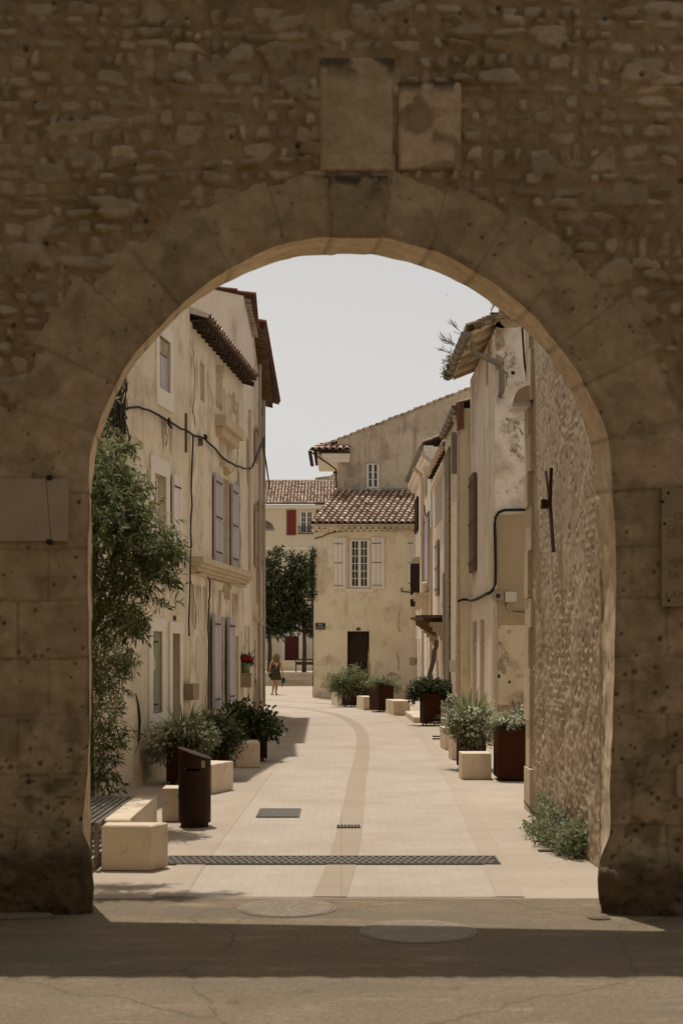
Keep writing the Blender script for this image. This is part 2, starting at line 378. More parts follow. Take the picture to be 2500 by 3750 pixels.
# ------------------------------------------------------------------ the gate
GY, GB = 10.2, 10.645                      # front and back plane of the arch
def gx(px, D=GY): return (px - CX) * D / FPX
def gz(py, D=GY): return EYE - (py - HZ) * D / FPX
front_px = [(337, 3352), (339, 3235), (334, 3110), (312, 3060), (303, 3020), (311, 2950), (320, 2880), (324, 2760), (327, 2530), (326, 2347), (324, 2185), (325, 1952),
    (327, 1765), (333, 1671), (347, 1603), (374, 1512), (411, 1437), (456, 1350), (497, 1290), (542, 1245), (606, 1172), (678, 1100), (757, 1036),
    (861, 973), (941, 929), (1036, 894), (1130, 874), (1212, 864), (1216, 872), (1300, 870), (1391, 876), (1396, 868), (1480, 888), (1569, 912), (1650, 945), (1728, 986), (1832, 1052),
    (1920, 1127), (1967, 1172), (2031, 1250), (2060, 1285), (2104, 1348), (2153, 1430), (2187, 1500), (2214, 1565), (2229, 1625), (2236, 1690), (2241, 1761),
    (2248, 1883), (2251, 2006), (2252, 2128), (2251, 2275), (2250, 2500), (2243, 2700), (2228, 2880), (2236, 3060), (2214, 3110), (2194, 3150), (2184, 3228), (2190, 3310), (2215, 3352)]
back_px = [(331, 3304), (331, 2900), (332, 2500), (334, 2128), (336, 1952), (338, 1755), (347, 1668), (370, 1577), (402, 1503), (444, 1414), (486, 1335),
    (530, 1285), (590, 1220), (662, 1145), (730, 1095), (797, 1050), (877, 1010), (957, 977), (1036, 951), (1108, 935), (1212, 931), (1300, 929), (1362, 932), (1489, 955), (1609, 995),
    (1728, 1058), (1824, 1126), (1888, 1178), (1960, 1243), (2002, 1292), (2046, 1360), (2085, 1423), (2124, 1505), (2148, 1590), (2166, 1649), (2174, 1712),
    (2185, 1883), (2192, 2030), (2200, 2128), (2205, 2275), (2207, 2500), (2207, 2900), (2200, 3100), (2198, 3304)]
def polyline(pxs, D, n, seed, amp):
    p = np.array([(gx(a, D), gz(b, D)) for a, b in pxs])
    p[0, 1] = p[-1, 1] = -.02
    s = np.concatenate([[0], np.cumsum(np.linalg.norm(np.diff(p, axis=0), axis=1))])
    u = np.linspace(0, s[-1], n)
    q = np.stack([np.interp(u, s, p[:, 0]), np.interp(u, s, p[:, 1])], 1)
    for _ in range(2):
        q[1:-1] = .25 * q[:-2] + .5 * q[1:-1] + .25 * q[2:]
    t = np.gradient(q, axis=0); t /= np.linalg.norm(t, axis=1)[:, None]
    nrm = np.stack([-t[:, 1], t[:, 0]], 1)           # away from the opening
    w = (vnoise(u, u * 0 + .3, 4, seed, 4) - .5) * 2 * amp
    q[1:-1] += nrm[1:-1] * w[1:-1, None]
    return q, u, nrm
NC = 360
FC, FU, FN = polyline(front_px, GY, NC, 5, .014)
BC, BU, BN = polyline(back_px, GB, NC, 6, .012)

def inside(poly, x, z):
    r = np.zeros(x.shape, bool); n = len(poly)
    for i in range(n):
        x1, z1 = poly[i]; x2, z2 = poly[(i + 1) % n]
        if z1 == z2: continue
        r ^= ((z1 > z) != (z2 > z)) & (x < (x2 - x1) * (z - z1) / (z2 - z1) + x1)
    return r
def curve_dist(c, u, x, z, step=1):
    best = np.full(x.shape, 1e9); t = np.zeros(x.shape); qx = np.zeros(x.shape); qz = np.zeros(x.shape)
    for i in range(0, len(c) - step, step):
        a = c[i]; b = c[i + step]; d = b - a; L2 = d @ d
        k = np.clip(((x - a[0]) * d[0] + (z - a[1]) * d[1]) / L2, 0, 1)
        ex = a[0] + k * d[0]; ez = a[1] + k * d[1]; dd = (x - ex) ** 2 + (z - ez) ** 2
        m = dd < best
        best[m] = dd[m]; t[m] = (u[i] + k * (u[i + step] - u[i]))[m]; qx[m] = ex[m]; qz[m] = ez[m]
    return np.sqrt(best), t, qx, qz

class Field:
    """a rough wall face as a height field over (u, v)"""
    def __init__(s, u0, u1, v0, v1, res):
        s.nu = int(round((u1 - u0) / res)) + 1; s.nv = int(round((v1 - v0) / res)) + 1
        s.u1d = np.linspace(u0, u1, s.nu); s.v1d = np.linspace(v0, v1, s.nv)
        s.U, s.V = np.meshgrid(s.u1d, s.v1d, indexing='ij')
        s.H = np.zeros_like(s.U); s.C = np.zeros(s.U.shape + (3,)); s.res = res
    def window(s, u, v, a, b):
        i0 = max(0, np.searchsorted(s.u1d, u - a)); i1 = min(s.nu, np.searchsorted(s.u1d, u + a) + 1)
        j0 = max(0, np.searchsorted(s.v1d, v - b)); j1 = min(s.nv, np.searchsorted(s.v1d, v + b) + 1)
        return slice(i0, i1), slice(j0, j1)
    def stone(s, u, v, a, b, h, col, rng, mask=None, soft=.25):
        I, J = s.window(u, v, a * 1.35, b * 1.35)
        if I.stop <= I.start or J.stop <= J.start: return
        du = s.U[I, J] - u; dv = s.V[I, J] - v
        th = rng.normal(0, .07); c, sn = math.cos(th), math.sin(th)
        x = (du * c + dv * sn) / a; y = (-du * sn + dv * c) / b
        ph = np.arctan2(y, x); k1, k2, k3 = rng.uniform(0, 6.28, 3); p = rng.uniform(2.0, 6)
        r = (np.abs(x) ** p + np.abs(y) ** p) ** (1 / p)
        r = r * (1 + .12 * np.sin(2 * ph + k1) + .09 * np.sin(3 * ph + k2) + .05 * np.sin(7 * ph + k3))
        prof = 1 - sstep(1 - soft, 1.04, r)
        tilt = rng.normal(0, .25) * x + rng.normal(0, .30) * y
        hh = h * prof * np.clip(1 + tilt, .35, 1.7)
        if mask is not None: hh = hh * mask[I, J]
        w = (prof if mask is None else prof * mask[I, J])[..., None]
        s.H[I, J] = np.maximum(s.H[I, J], s.H[I, J] * (1 - w[..., 0]) + hh)
        s.C[I, J] = s.C[I, J] * (1 - w) + np.array(col) * w
    def pit(s, u, v, r, d, col, mask=None):
        I, J = s.window(u, v, r * 1.5, r * 1.5)
        if I.stop <= I.start or J.stop <= J.start: return
        k = np.exp(-(((s.U[I, J] - u) ** 2 + (s.V[I, J] - v) ** 2) / (r * r)) ** 2)
        if mask is not None: k = k * mask[I, J]
        s.H[I, J] -= d * k; s.C[I, J] = s.C[I, J] * (1 - .75 * k[..., None]) + np.array(col) * .75 * k[..., None]
    def rubble(s, rng, mask, v0, v1, rowh, hgt, c_lo, c_hi, a_rng, fill=.75):
        v = v0
        while v < v1:
            u = s.u1d[0] + rng.uniform(-.1, .1)
            rh = rowh * rng.uniform(.7, 1.35)
            while u < s.u1d[-1]:
                a = a_rng[0] + (a_rng[1] - a_rng[0]) * rng.random() ** 2.2
                b = rh * rng.uniform(.22, .47)
                if rng.random() < .06: b *= 1.6; a *= 1.2
                if rng.random() < fill:
                    t = rng.random(); col = np.array(c_lo) * (1 - t) + np.array(c_hi) * t
                    s.stone(u + a, v + rh * .18 * math.sin(u * 2.3 + v * 5) + rng.normal(0, rh * .09), a, b, hgt * rng.uniform(.25, 1.5), col * rng.uniform(.9, 1.08), rng, mask, rng.uniform(.12, .34))
                u += 2 * a + rng.uniform(.012, .085)
            v += rh

def gate_front(name_root):
    root = name_root
    f = Field(-3.3, 3.3, -.02, 6.65, .0125)
    U, V = f.U, f.V; rng = np.random.default_rng(21)
    poly = np.vstack([FC])
    ins = inside(np.vstack([poly, [[FC[-1, 0], -.5], [FC[0, 0], -.5]]]), U, V)
    dist, tt, _, _ = curve_dist(FC, FU, U, V, 3)
    # mortar ground
    f.H = (vnoise(U, V, 3, 1, 4) - .5) * .035 + (vnoise(U, V, 22, 2, 3) - .5) * .014
    mcol = np.array((.375, .274, .16)); f.C[:] = mcol * (.85 + .3 * vnoise(U, V, 4, 3, 4))[..., None]
    # voussoirs
    iarch = np.where((FC[:, 1] > 3.02))[0]; u0 = FU[iarch[0]]; u1 = FU[iarch[-1]]
    def u_at(px, lo=True):
        x = gx(px); k = iarch[np.argmin(np.abs(FC[iarch, 0] - x))]; return FU[k]
    ka, kb = u_at(1214), u_at(1397)
    joints = [u0]
    nl, nr = 7, 7
    joints += [u0 + (ka - u0) * (i + rng.uniform(-.13, .13)) / nl for i in range(1, nl)] + [ka, kb]
    joints += [kb + (u1 - kb) * (i + rng.uniform(-.13, .13)) / nr for i in range(1, nr)] + [u1]
    joints = np.array(joints); nv = len(joints) - 1
    thick = np.array([rng.uniform(.50, .58) for _ in range(nv)]); kk = nl
    thick[kk] = .44; thick[kk - 1] = .43; thick[kk + 1] = .45; thick[kk - 2] = .47; thick[kk + 2] = .48
    thick[0] = .74; thick[1] = .58; thick[-1] = .62; thick[2] = .66; thick[-3] = .60
    vi = np.clip(np.searchsorted(joints, tt) - 1, 0, nv - 1)
    wob = (vnoise(U, V, 4, 8, 5) - .5) * .10
    ring = (dist < thick[vi] + wob) & (tt > u0 + 1e-4) & (tt < u1 - 1e-4) & ~ins
    # keystone flares upwards
    kx = (gx(1214) + gx(1397)) / 2; kw = lerp(gx(1397) - gx(1214), gx(1425) - gx(1192), 1) / 2
    zt = gz(648)
    flare = (gx(1397) - gx(1214)) / 2 + .035 * sstep(gz(870), zt, V)
    keyr = (np.abs(U - kx - .004) < flare + wob * .15) & (V > gz(900)) & (V < zt + wob * .3) & ~ins
    # jambs
    zl = [-.1, .62, 1.0, 1.42, 1.83, 2.25, 2.62, 3.02, 3.40]; 
    jw_l = [1.2, 1.1, .95, 1.2, 1.0, 1.2, .9, .70, .6]; jw_r = [1.2, 1.0, 1.2, .95, 1.2, 1.1, .74, .62, .6]
    ci = np.clip(np.searchsorted(zl, V + .012 * np.sin(U * 5)) - 1, 0, len(zl) - 2)
    jw = np.where(U < 0, np.array(jw_l)[ci], np.array(jw_r)[ci])
    jamb = (V < 3.05) & (dist < jw + wob) & ~ring & ~ins
    # tablets
    def rect(px0, px1, py0, py1): return (U > gx(px0) + wob * .12) & (U < gx(px1) + wob * .1) & (V < gz(py0) + wob * .2) & (V > gz(py1) + wob * .1)
    tab1 = rect(1170, 1440, 215, 628); led1 = rect(1170, 1442, 572, 628); tab2 = rect(1459, 1688, 304, 624)
    tab = tab1 | tab2
    free = ~(ring | keyr | jamb | tab)
    mask = free.astype(float)
    for _ in range(2):
        mask[1:-1, 1:-1] = (mask[1:-1, 1:-1] * 2 + mask[:-2, 1:-1] + mask[2:, 1:-1] + mask[1:-1, :-2] + mask[1:-1, 2:]) / 6
    mask *= free
    lo, hi = (.37, .282, .182), (.545, .44, .31)
    f.rubble(rng, mask, 2.9, 6.7, .094, .030, lo, hi, (.024, .125), .90)
    for px, py, a, b in ((430, 760, .17, .085), (290, 470, .27, .06), (100, 930, .15, .075), (1010, 190, .12, .08), (1110, 500, .06, .06), (780, 250, .13, .075), (1085, 320, .09, .11),
                         (2250, 1000, .15, .09), (2010, 130, .15, .08), (2340, 270, .15, .08), (2440, 30, .17, .055), (2210, 600, .10, .07), (1990, 610, .13, .085), (2230, 730, .13, .06),
                         (300, 960, .17, .05), (140, 840, .10, .09), (560, 50, .08, .09), (880, 200, .10, .07), (1340, 75, .13, .085), (170, 1240, .2, .05), (50, 1420, .13, .09)):
        t = rng.random(); f.stone(gx(px), gz(py), a, b, rng.uniform(.022, .044), np.array(lo) * (1 - t) + np.array(hi) * t, rng, mask, .3)
    # ashlar: flat stones with joints and pits
    acol = np.array((.49, .378, .245))
    vt = rng.uniform(.95, 1.05, nv + 1); vh = rng.uniform(-.006, .008, nv + 1)
    fl = (vnoise(U, V, 30, 9, 3) - .5) * .007
    def setreg(m, h, col):
        f.H[m] = (h + fl)[m] if hasattr(h, 'shape') else h + fl[m]
        f.C[m] = (col * (.9 + .2 * vnoise(U, V, 6, 12, 4))[..., None])[m]
    setreg(ring, .012 + vh[vi], acol * vt[vi][..., None])
    dj = np.min(np.abs(tt[..., None] - joints[None, None, 1:-1]), axis=-1) * (1 + dist * .35)
    g = ring & (dj < .011)
    f.H[g] -= .005; f.C[g] *= (1 - .28 * vnoise(U, V, 5, 90, 3)[g])[:, None]
    jc = rng.uniform(.93, 1.06, 40); jcol = acol * np.where(U < 0, jc[ci], jc[ci + 15])[..., None]
    jh = .010 + np.where(U < 0, vh[ci % nv], vh[(ci + 3) % nv])
    setreg(jamb, jh, jcol)
    dz = np.min(np.abs((V + .012 * np.sin(U * 5))[..., None] - np.array(zl)[None, None, :]), axis=-1)
    jx = np.where(U < 0, -2.32 + .22 * (ci % 2), 2.33 - .25 * (ci % 2))
    g = jamb & ((dz < .010) | (np.abs(U - jx) < .008))
    f.H[g] -= .005; f.C[g] *= (1 - .34 * vnoise(U, V, 5, 91, 3)[g])[:, None]
    setreg(keyr, .040 + .012 * sstep(.2, 0, np.abs(U - kx)), acol * .80)
    setreg(tab1, .026, acol * 1.08); setreg(led1, .044, acol * 1.14); setreg(tab2, .036, acol * 1.26)
    for (m, px0, px1) in ((tab1, 1170, 1440), (tab2, 1459, 1688)):
        e = m & ((np.abs(U - gx(px0)) < .012) | (np.abs(U - gx(px1)) < .012)); f.H[e] -= .014
    # lichen on the upper edges, brown blotches on the right tablet
    n1 = vnoise(U, V, 9, 14, 5)
    for m, py, d in ((tab1, 215, .17), (tab2, 304, .09), (keyr, 648, .20)):
        w = np.clip(1.35 * (1 - (gz(py) - V) / d), 0, 1) * sstep(.37, .56, n1 + .18 * np.clip(1 - (gz(py) - V) / (d * .4), 0, 1)) * m
        f.C = f.C * (1 - .82 * w[..., None]) + np.array((.035, .03, .018)) * .82 * w[..., None]
        f.H += w * .006 * vnoise(U, V, 50, 15, 2)
    w = sstep(.50, .62, vnoise(U, V, 5, 33, 5)) * tab2 * .6
    f.C = f.C * (1 - w[..., None]) + np.array((.15, .092, .05)) * w[..., None]
    for _ in range(60):
        f.pit(rng.uniform(-2.6, 2.6), rng.uniform(3.1, 6.6), rng.uniform(.008, .022), .018, (.05, .04, .025), free)
    ash = (jamb | ring).astype(float)
    for _ in range(1100):
        z = 3.0 * rng.random() ** 2.0; x = rng.uniform(-2.7, 2.7)
        if abs(x) < 1.7: continue
        f.pit(x, z, rng.uniform(.006, .012 + .018 * rng.random() ** 2), rng.uniform(.008, .024), (.045, .034, .02), ash)
    for _ in range(220):
        f.pit(rng.uniform(-2.7, 2.7), rng.uniform(2.8, 5.2), rng.uniform(.006, .013), .010, (.09, .066, .04), ash)
    er = sstep(.50, .66, vnoise(U, V, 7, 95, 6)) * jamb * sstep(2.6, .6, V)
    f.H -= er * .016; f.C *= (1 - .38 * er)[..., None]
    er = sstep(.55, .68, vnoise(U, V, 3.5, 96, 6)) * (ring | jamb)
    f.C *= (1 - .22 * er)[..., None]
    # worn lower edge of the jambs
    low = sstep(1.5, .4, V) * (vnoise(U, V, 6, 40, 5) - .45) * .07 * jamb
    f.H += low * .7
    # rounded guard course at the foot: grime, with the shade there also put into its colour
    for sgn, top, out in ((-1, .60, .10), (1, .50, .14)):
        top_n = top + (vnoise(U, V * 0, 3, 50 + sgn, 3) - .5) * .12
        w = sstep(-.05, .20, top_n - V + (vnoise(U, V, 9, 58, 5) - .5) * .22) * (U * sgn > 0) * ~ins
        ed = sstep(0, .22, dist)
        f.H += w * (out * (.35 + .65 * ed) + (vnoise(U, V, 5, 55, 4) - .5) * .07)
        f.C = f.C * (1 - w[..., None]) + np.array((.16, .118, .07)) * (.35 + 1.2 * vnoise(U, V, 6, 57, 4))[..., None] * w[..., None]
    e = sstep(.05, 0, dist) * ~ins                       # worn arris
    f.H -= e * .02 * (.5 + vnoise(U, V, 12, 60, 3))
    # ---- mesh, split by stone
    nu, nv2 = U.shape
    q_in = ins[:-1, :-1] & ins[1:, :-1] & ins[1:, 1:] & ins[:-1, 1:]
    keep = ~q_in
    bnd = np.zeros_like(ins)
    any_out = keep
    bnd[:-1, :-1] |= any_out; bnd[1:, :-1] |= any_out; bnd[1:, 1:] |= any_out; bnd[:-1, 1:] |= any_out
    bnd &= ins
    X = U.copy(); Z = V.copy(); Y = GY - f.H
    d2, t2, qx, qz = curve_dist(FC, FU, U[bnd], V[bnd])
    X[bnd] = qx; Z[bnd] = qz; Y[bnd] = GY
    Cc = f.C.copy()
    reg = np.zeros(U.shape, int)
    reg[ring] = 10 + vi[ring]; reg[jamb & (U < 0)] = 1; reg[jamb & (U > 0)] = 2; reg[tab1] = 3; reg[tab2] = 4; reg[keyr] = 5
    # snapped vertices take the region of a neighbour
    fr = np.maximum(np.maximum(reg[:-1, :-1], reg[1:, :-1]), np.maximum(reg[1:, 1:], reg[:-1, 1:]))
    # fix snapped colours
    ii, jj = np.where(bnd)
    for i, j in zip(ii, jj):
        for di, dj_ in ((1, 0), (-1, 0), (0, 1), (0, -1), (1, 1), (-1, 1), (1, -1), (-1, -1)):
            a, b = i + di, j + dj_
            if 0 <= a < nu and 0 <= b < nv2 and not ins[a, b]:
                Cc[i, j] = Cc[a, b]; break
    idx = np.arange(nu * nv2).reshape(nu, nv2)
    Q = np.stack([idx[:-1, :-1], idx[1:, :-1], idx[1:, 1:], idx[:-1, 1:]], -1)
    VV = np.stack([X, Y, Z], -1).reshape(-1, 3); CCo = Cc.reshape(-1, 3)
    names = {0: 'rubble_facing', 1: 'jamb', 2: 'jamb', 3: 'stone_tablet', 4: 'stone_tablet', 5: 'keystone'}
    for r in np.unique(fr[keep]):
        Fq = Q[keep & (fr == r)]
        used, inv = np.unique(Fq, return_inverse=True)
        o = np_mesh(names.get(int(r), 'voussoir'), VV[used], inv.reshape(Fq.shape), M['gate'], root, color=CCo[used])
        if r == 3: o['label'] = 'taller weathered tablet with a ledge above the keystone'
        if r == 4: o['label'] = 'shorter paler tablet with brown blotches'
    # ---- reveal between front and back edge
    nd = 22
    T = np.linspace(0, 1, nd)
    fx = FC[None] * (1 - T[:, None, None]) + BC[None] * T[:, None, None]
    uu = np.broadcast_to(FU[None], (nd, NC)); yy = np.broadcast_to((GY + (GB - GY) * T)[:, None], (nd, NC))
    dsp = ((vnoise(uu, yy, 5, 70, 5) - .5) * .045 + (vnoise(uu, yy, 16, 71, 3) - .5) * .02)
    z_here = fx[..., 1]
    rough = .35 + .65 * sstep(3.2, 1.5, z_here) * (fx[..., 0] > 0)
    dsp = dsp * rough * np.minimum(T, 1)[:, None] ** .5
    jr = np.min(np.abs(uu[..., None] - joints[None, None, :]), axis=-1); dsp += .012 * (jr < .012)
    fx = fx + FN[None] * dsp[..., None]
    VV = np.stack([fx[..., 0], yy, fx[..., 1]], -1).reshape(-1, 3)
    idx = np.arange(nd * NC).reshape(nd, NC)
    Q = np.stack([idx[:-1, :-1], idx[:-1, 1:], idx[1:, 1:], idx[1:, :-1]], -1).reshape(-1, 4)
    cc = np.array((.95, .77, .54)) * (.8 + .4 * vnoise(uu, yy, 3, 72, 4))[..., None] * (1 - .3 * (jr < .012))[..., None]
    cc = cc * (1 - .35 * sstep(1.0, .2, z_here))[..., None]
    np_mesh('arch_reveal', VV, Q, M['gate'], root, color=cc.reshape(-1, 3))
    # ---- coarse wings to either side and the back
    for s0, s1 in ((-7, -3.3), (3.3, 7)):
        g2 = Field(s0, s1, -.02, 6.65, .03)
        g2.H = (vnoise(g2.U, g2.V, 3, 1, 4) - .5) * .035 + (vnoise(g2.U, g2.V, 22, 2, 3) - .5) * .014
        g2.C[:] = mcol
        g2.rubble(rng, np.ones_like(g2.U), 0, 6.6, .105, .034, lo, hi, (.03, .14), .9)
        nn, mm = g2.U.shape; idx = np.arange(nn * mm).reshape(nn, mm)
        Q = np.stack([idx[:-1, :-1], idx[1:, :-1], idx[1:, 1:], idx[:-1, 1:]], -1).reshape(-1, 4)
        np_mesh('wall_wing', np.stack([g2.U, GY - g2.H, g2.V], -1).reshape(-1, 3), Q, M['gate'], root, color=g2.C.reshape(-1, 3))
    # back face, top with an unseen rear ledge added to shape the sun patch
    b = MB()
    pts = [(x, z) for x, z in BC]
    n = len(pts)
    for i in range(n - 1):
        (x0, z0), (x1, z1) = pts[i], pts[i + 1]
        if x1 > x0: b.add([(x0, GB, z0), (x1, GB, z1), (x1, GB, 5.3), (x0, GB, 5.3)], [(0, 1, 2, 3)])
    b.add([(-7, GB, -.02), (BC[:, 0].min(), GB, -.02), (BC[:, 0].min(), GB, 5.3), (-7, GB, 5.3)], [(0, 1, 2, 3)])
    b.add([(BC[:, 0].max(), GB, -.02), (7, GB, -.02), (7, GB, 5.3), (BC[:, 0].max(), GB, 5.3)], [(0, 1, 2, 3)])
    b.build('back_face', M['stone'], root)
    b = MB(); b.prism([(-7, 10.24), (7, 10.24), (7, 10.58), (2.3, 11.06), (-2.3, 11.46), (-7, 11.46)], 5.3, 6.64)
    b.build('top_shadow_ledge', M['stone'], root)

gate = thing('gate_wall', 'rough stone town gate wall with a round arch framing the whole street', 'gate', (0, GY, 0))
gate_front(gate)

# rubble side wall behind the gate, on the right
SX = 2.21
def side_wall():
    root = thing('rubble_wall', 'long rubble side wall with pale corner stones, running back from the arch on the right', 'stone wall', (SX, 14, 0))
    f = Field(10.66, 16.65, -.02, 7.0, .017); rng = np.random.default_rng(31)
    U, V = f.U, f.V
    f.H = (vnoise(U, V, 3, 81, 4) - .5) * .04 + (vnoise(U, V, 18, 82, 3) - .5) * .018
    f.C[:] = np.array((.58, .475, .34)) * (.82 + .36 * vnoise(U, V, 3, 83, 4))[..., None]
    f.rubble(rng, .25 + .75 * sstep(.36, .56, vnoise(U, V, 1.6, 87, 4)), 0, 7.0, .066, .0065, (.58, .475, .345), (.70, .60, .465), (.018, .10), .86)
    amp = .5 + .9 * sstep(3.2, .8, V)
    f.H *= amp
    for _ in range(500):
        f.pit(rng.uniform(10.7, 16.6), rng.uniform(0, 7), rng.uniform(.012, .03), .025, (.10, .075, .045))
    nn, mm = U.shape; idx = np.arange(nn * mm).reshape(nn, mm)
    Q = np.stack([idx[:-1, :-1], idx[:-1, 1:], idx[1:, 1:], idx[1:, :-1]], -1).reshape(-1, 4)
    np_mesh('masonry', np.stack([SX - f.H, U, V], -1).reshape(-1, 3), Q, M['gate'], root, color=f.C.reshape(-1, 3))
    b = MB(); b.box(SX + .03, SX + .65, 10.66, 16.65, -.02, 7.02); b.build('core', M['stone'], root)
    z = 0; i = 0
    q = MB()
    rr = random.Random(5)
    while z < 6.95:
        h = rr.uniform(.34, .62); h = min(h, 7.0 - z)
        w = .30 if i % 2 else .46
        q.tint = rr.uniform(.2, .9)
        dx = rr.uniform(.035, .06)
        q.box(SX - dx, SX + .66, 16.65 - w + .12, 16.80 + rr.uniform(-.008, .008), z + .006, z + h - .006)
        z += h; i += 1
    q.build('corner_stones', M['quoin'], root)
    # wall anchor
    t = thing('wall_anchor', 'rusty iron anchor bar shaped like a Y on the right rubble wall', 'wall anchor', (SX - .1, 14.6, 3.8))
    D = SX * FPX / (2020 - CX)
    b = MB()
    for (a, c, r) in (((2018, 1712), (2013, 1850), .020), ((1999, 1726), (2012, 1850), .014), ((2013, 1845), (2026, 2020), .019)):
        d0 = (SX - .075) * FPX / (a[0] - CX); d1 = (SX - .075) * FPX / (c[0] - CX)
        b.tube([(SX - .075, d0, gz(a[1], d0)), (SX - .075, d1, gz(c[1], d1))], r, 6)
    b.build('bar', M['rust'], t)
    b = MB(); d = SX * FPX / (2012 - CX); b.box(SX - .09, SX + .02, d - .05, d + .05, gz(1852, d) - .03, gz(1840, d) + .03); b.build('clamp', M['rust'], t)
side_wall()

# plaques on the gate
def text_mesh(body, size, m, parent, loc, rot=(math.pi / 2, 0, 0), sx=1, name='lettering', ext=.002, align='LEFT'):
    cu = bpy.data.curves.new(name, 'FONT'); cu.body = body; cu.size = size; cu.extrude = ext; cu.align_x = align; cu.align_y = 'CENTER'
    o = bpy.data.objects.new('tmp', cu); COL.objects.link(o)
    dg = bpy.context.evaluated_depsgraph_get(); me = bpy.data.meshes.new_from_object(o.evaluated_get(dg))
    bpy.data.objects.remove(o); bpy.data.curves.remove(cu)
    me.name = name; me.materials.clear(); me.materials.append(m)
    r = bpy.data.objects.new(name, me); COL.objects.link(r); r.parent = parent
    r.location = Vector(loc) - world_loc(parent); r.rotation_euler = rot; r.scale = (sx, 1, 1)
    return r
t = thing('wall_plaque', 'blank pale plaque with a crack on the left jamb of the arch', 'plaque', (-2.35, GY - .03, 2.67))
b = MB(); x1 = gx(253); z0, z1 = gz(1983), gz(1757); xa, xb = -2.11, -2.075
b.prism([(-2.9, GY - .055), (xa, GY - .055), (xa, GY), (-2.9, GY)], z0, z1)
b.build('slab', M['plaque'], t)
b = MB(); 
b.hexa([(xa + .042, GY - .055, z0), (x1, GY - .055, z0), (x1, GY, z0), (xa + .042, GY, z0), (xa + .004, GY - .055, z1), (x1 + .006, GY - .055, z1), (x1 + .006, GY, z1), (xa + .004, GY, z1)])
b.add([(xa, GY - .055, z0), (xa + .038, GY - .055, z0), (xa, GY - .055, z1)], [(0, 1, 2)])
b.build('slab', M['plaque'], t)
for z in (z0 - .012, z1 + .004):
    b = MB(); b.box(gx(188) - .018, gx(188) + .014, GY - .075, GY + .01, z - .014, z + .022); b.build('bracket', M['iron'], t)
t = thing('wall_plaque', 'worn stone plaque carved with French words on the right jamb', 'plaque', (2.6, GY - .03, 2.19))
b = MB(); b.box(gx(2417), 3.1, GY - .05, GY + .01, gz(2222), gz(1787)); b.build('slab', M['plaque_old'], t)
for s_, px, py, hh in (('QUE', 2460, 1892, .075), ('GLORE', 2436, 1938, .07), ('LEUSSE', 2434, 1963, .06), ('EL', 2487, 1988, .06), ('ENFAN', 2447, 2058, .065), ('DE NOUS', 2441, 2106, .065), ('LAN 20', 2429, 2180, .08)):
    text_mesh(s_, hh, M['letter_d'], t, (gx(px), GY - .051, gz(py)))
for px, py in ((2440, 1808), (2421, 1840), (2427, 1920), (2441, 2200)):
    b = MB(); b.tube([(gx(px), GY - .053, gz(py)), (gx(px), GY, gz(py))], .011, 10); b.build('fixing', M['iron'], t)
t = thing('number_plate', 'pale enamel number plate with rounded corners low on the right jamb', 'sign', (2.49, GY - .2, .83))
b = MB(); x0, x1, z0, z1 = gx(2470), gx(2470) + .19, gz(2918), gz(2798); r = .03; pol = []
for cx_, cz_, a0 in ((x1 - r, z1 - r, 0), (x0 + r, z1 - r, 90), (x0 + r, z0 + r, 180), (x1 - r, z0 + r, 270)):
    pol += [(cx_ + r * math.cos(R(a0 + k * 22.5)), cz_ + r * math.sin(R(a0 + k * 22.5))) for k in range(5)]
n = len(pol); b.add([(x, GY - .07, z) for x, z in pol] + [(x, GY, z) for x, z in pol], [tuple(range(n))] + [(i, (i + 1) % n, n + (i + 1) % n, n + i) for i in range(n)])
b.build('plate', M['plaque'], t)
text_mesh('5', .15, M['enamel'], t, ((x0 + x1) / 2, GY - .072, (z0 + z1) / 2), align='CENTER')
# low stones lying at the foot of the gate
def foot_stone(px0, px1, py0, py1, label, rz, h):
    D = GD((py0 + py1) / 2); x0, x1 = gx(px0, D), gx(px1, D)
    b = MB(); w = (x1 - x0) / 2; n = 14
    rr = random.Random(px0)
    pol = [((w * math.cos(2 * math.pi * k / n)) * rr.uniform(.9, 1.05), .07 * math.copysign(abs(math.sin(2 * math.pi * k / n)) ** .6, math.sin(2 * math.pi * k / n)) * rr.uniform(.9, 1.1)) for k in range(n)]
    c, s = math.cos(rz), math.sin(rz)
    b.bevprism([((x0 + x1) / 2 + x * c - y * s, D + x * s + y * c) for x, y in pol], 0, h, .015)
    tag(b.build('kerb_stone', M['kerb'], None, origin=((x0 + x1) / 2, D, 0)), label, 'stone')
foot_stone(-160, 215, 3350, 3385, 'long pale stone lying flat in the shade by the left jamb', .06, .035)
foot_stone(2150, 2235, 3362, 3372, 'small flat stone at the foot of the right jamb', 0, .03)
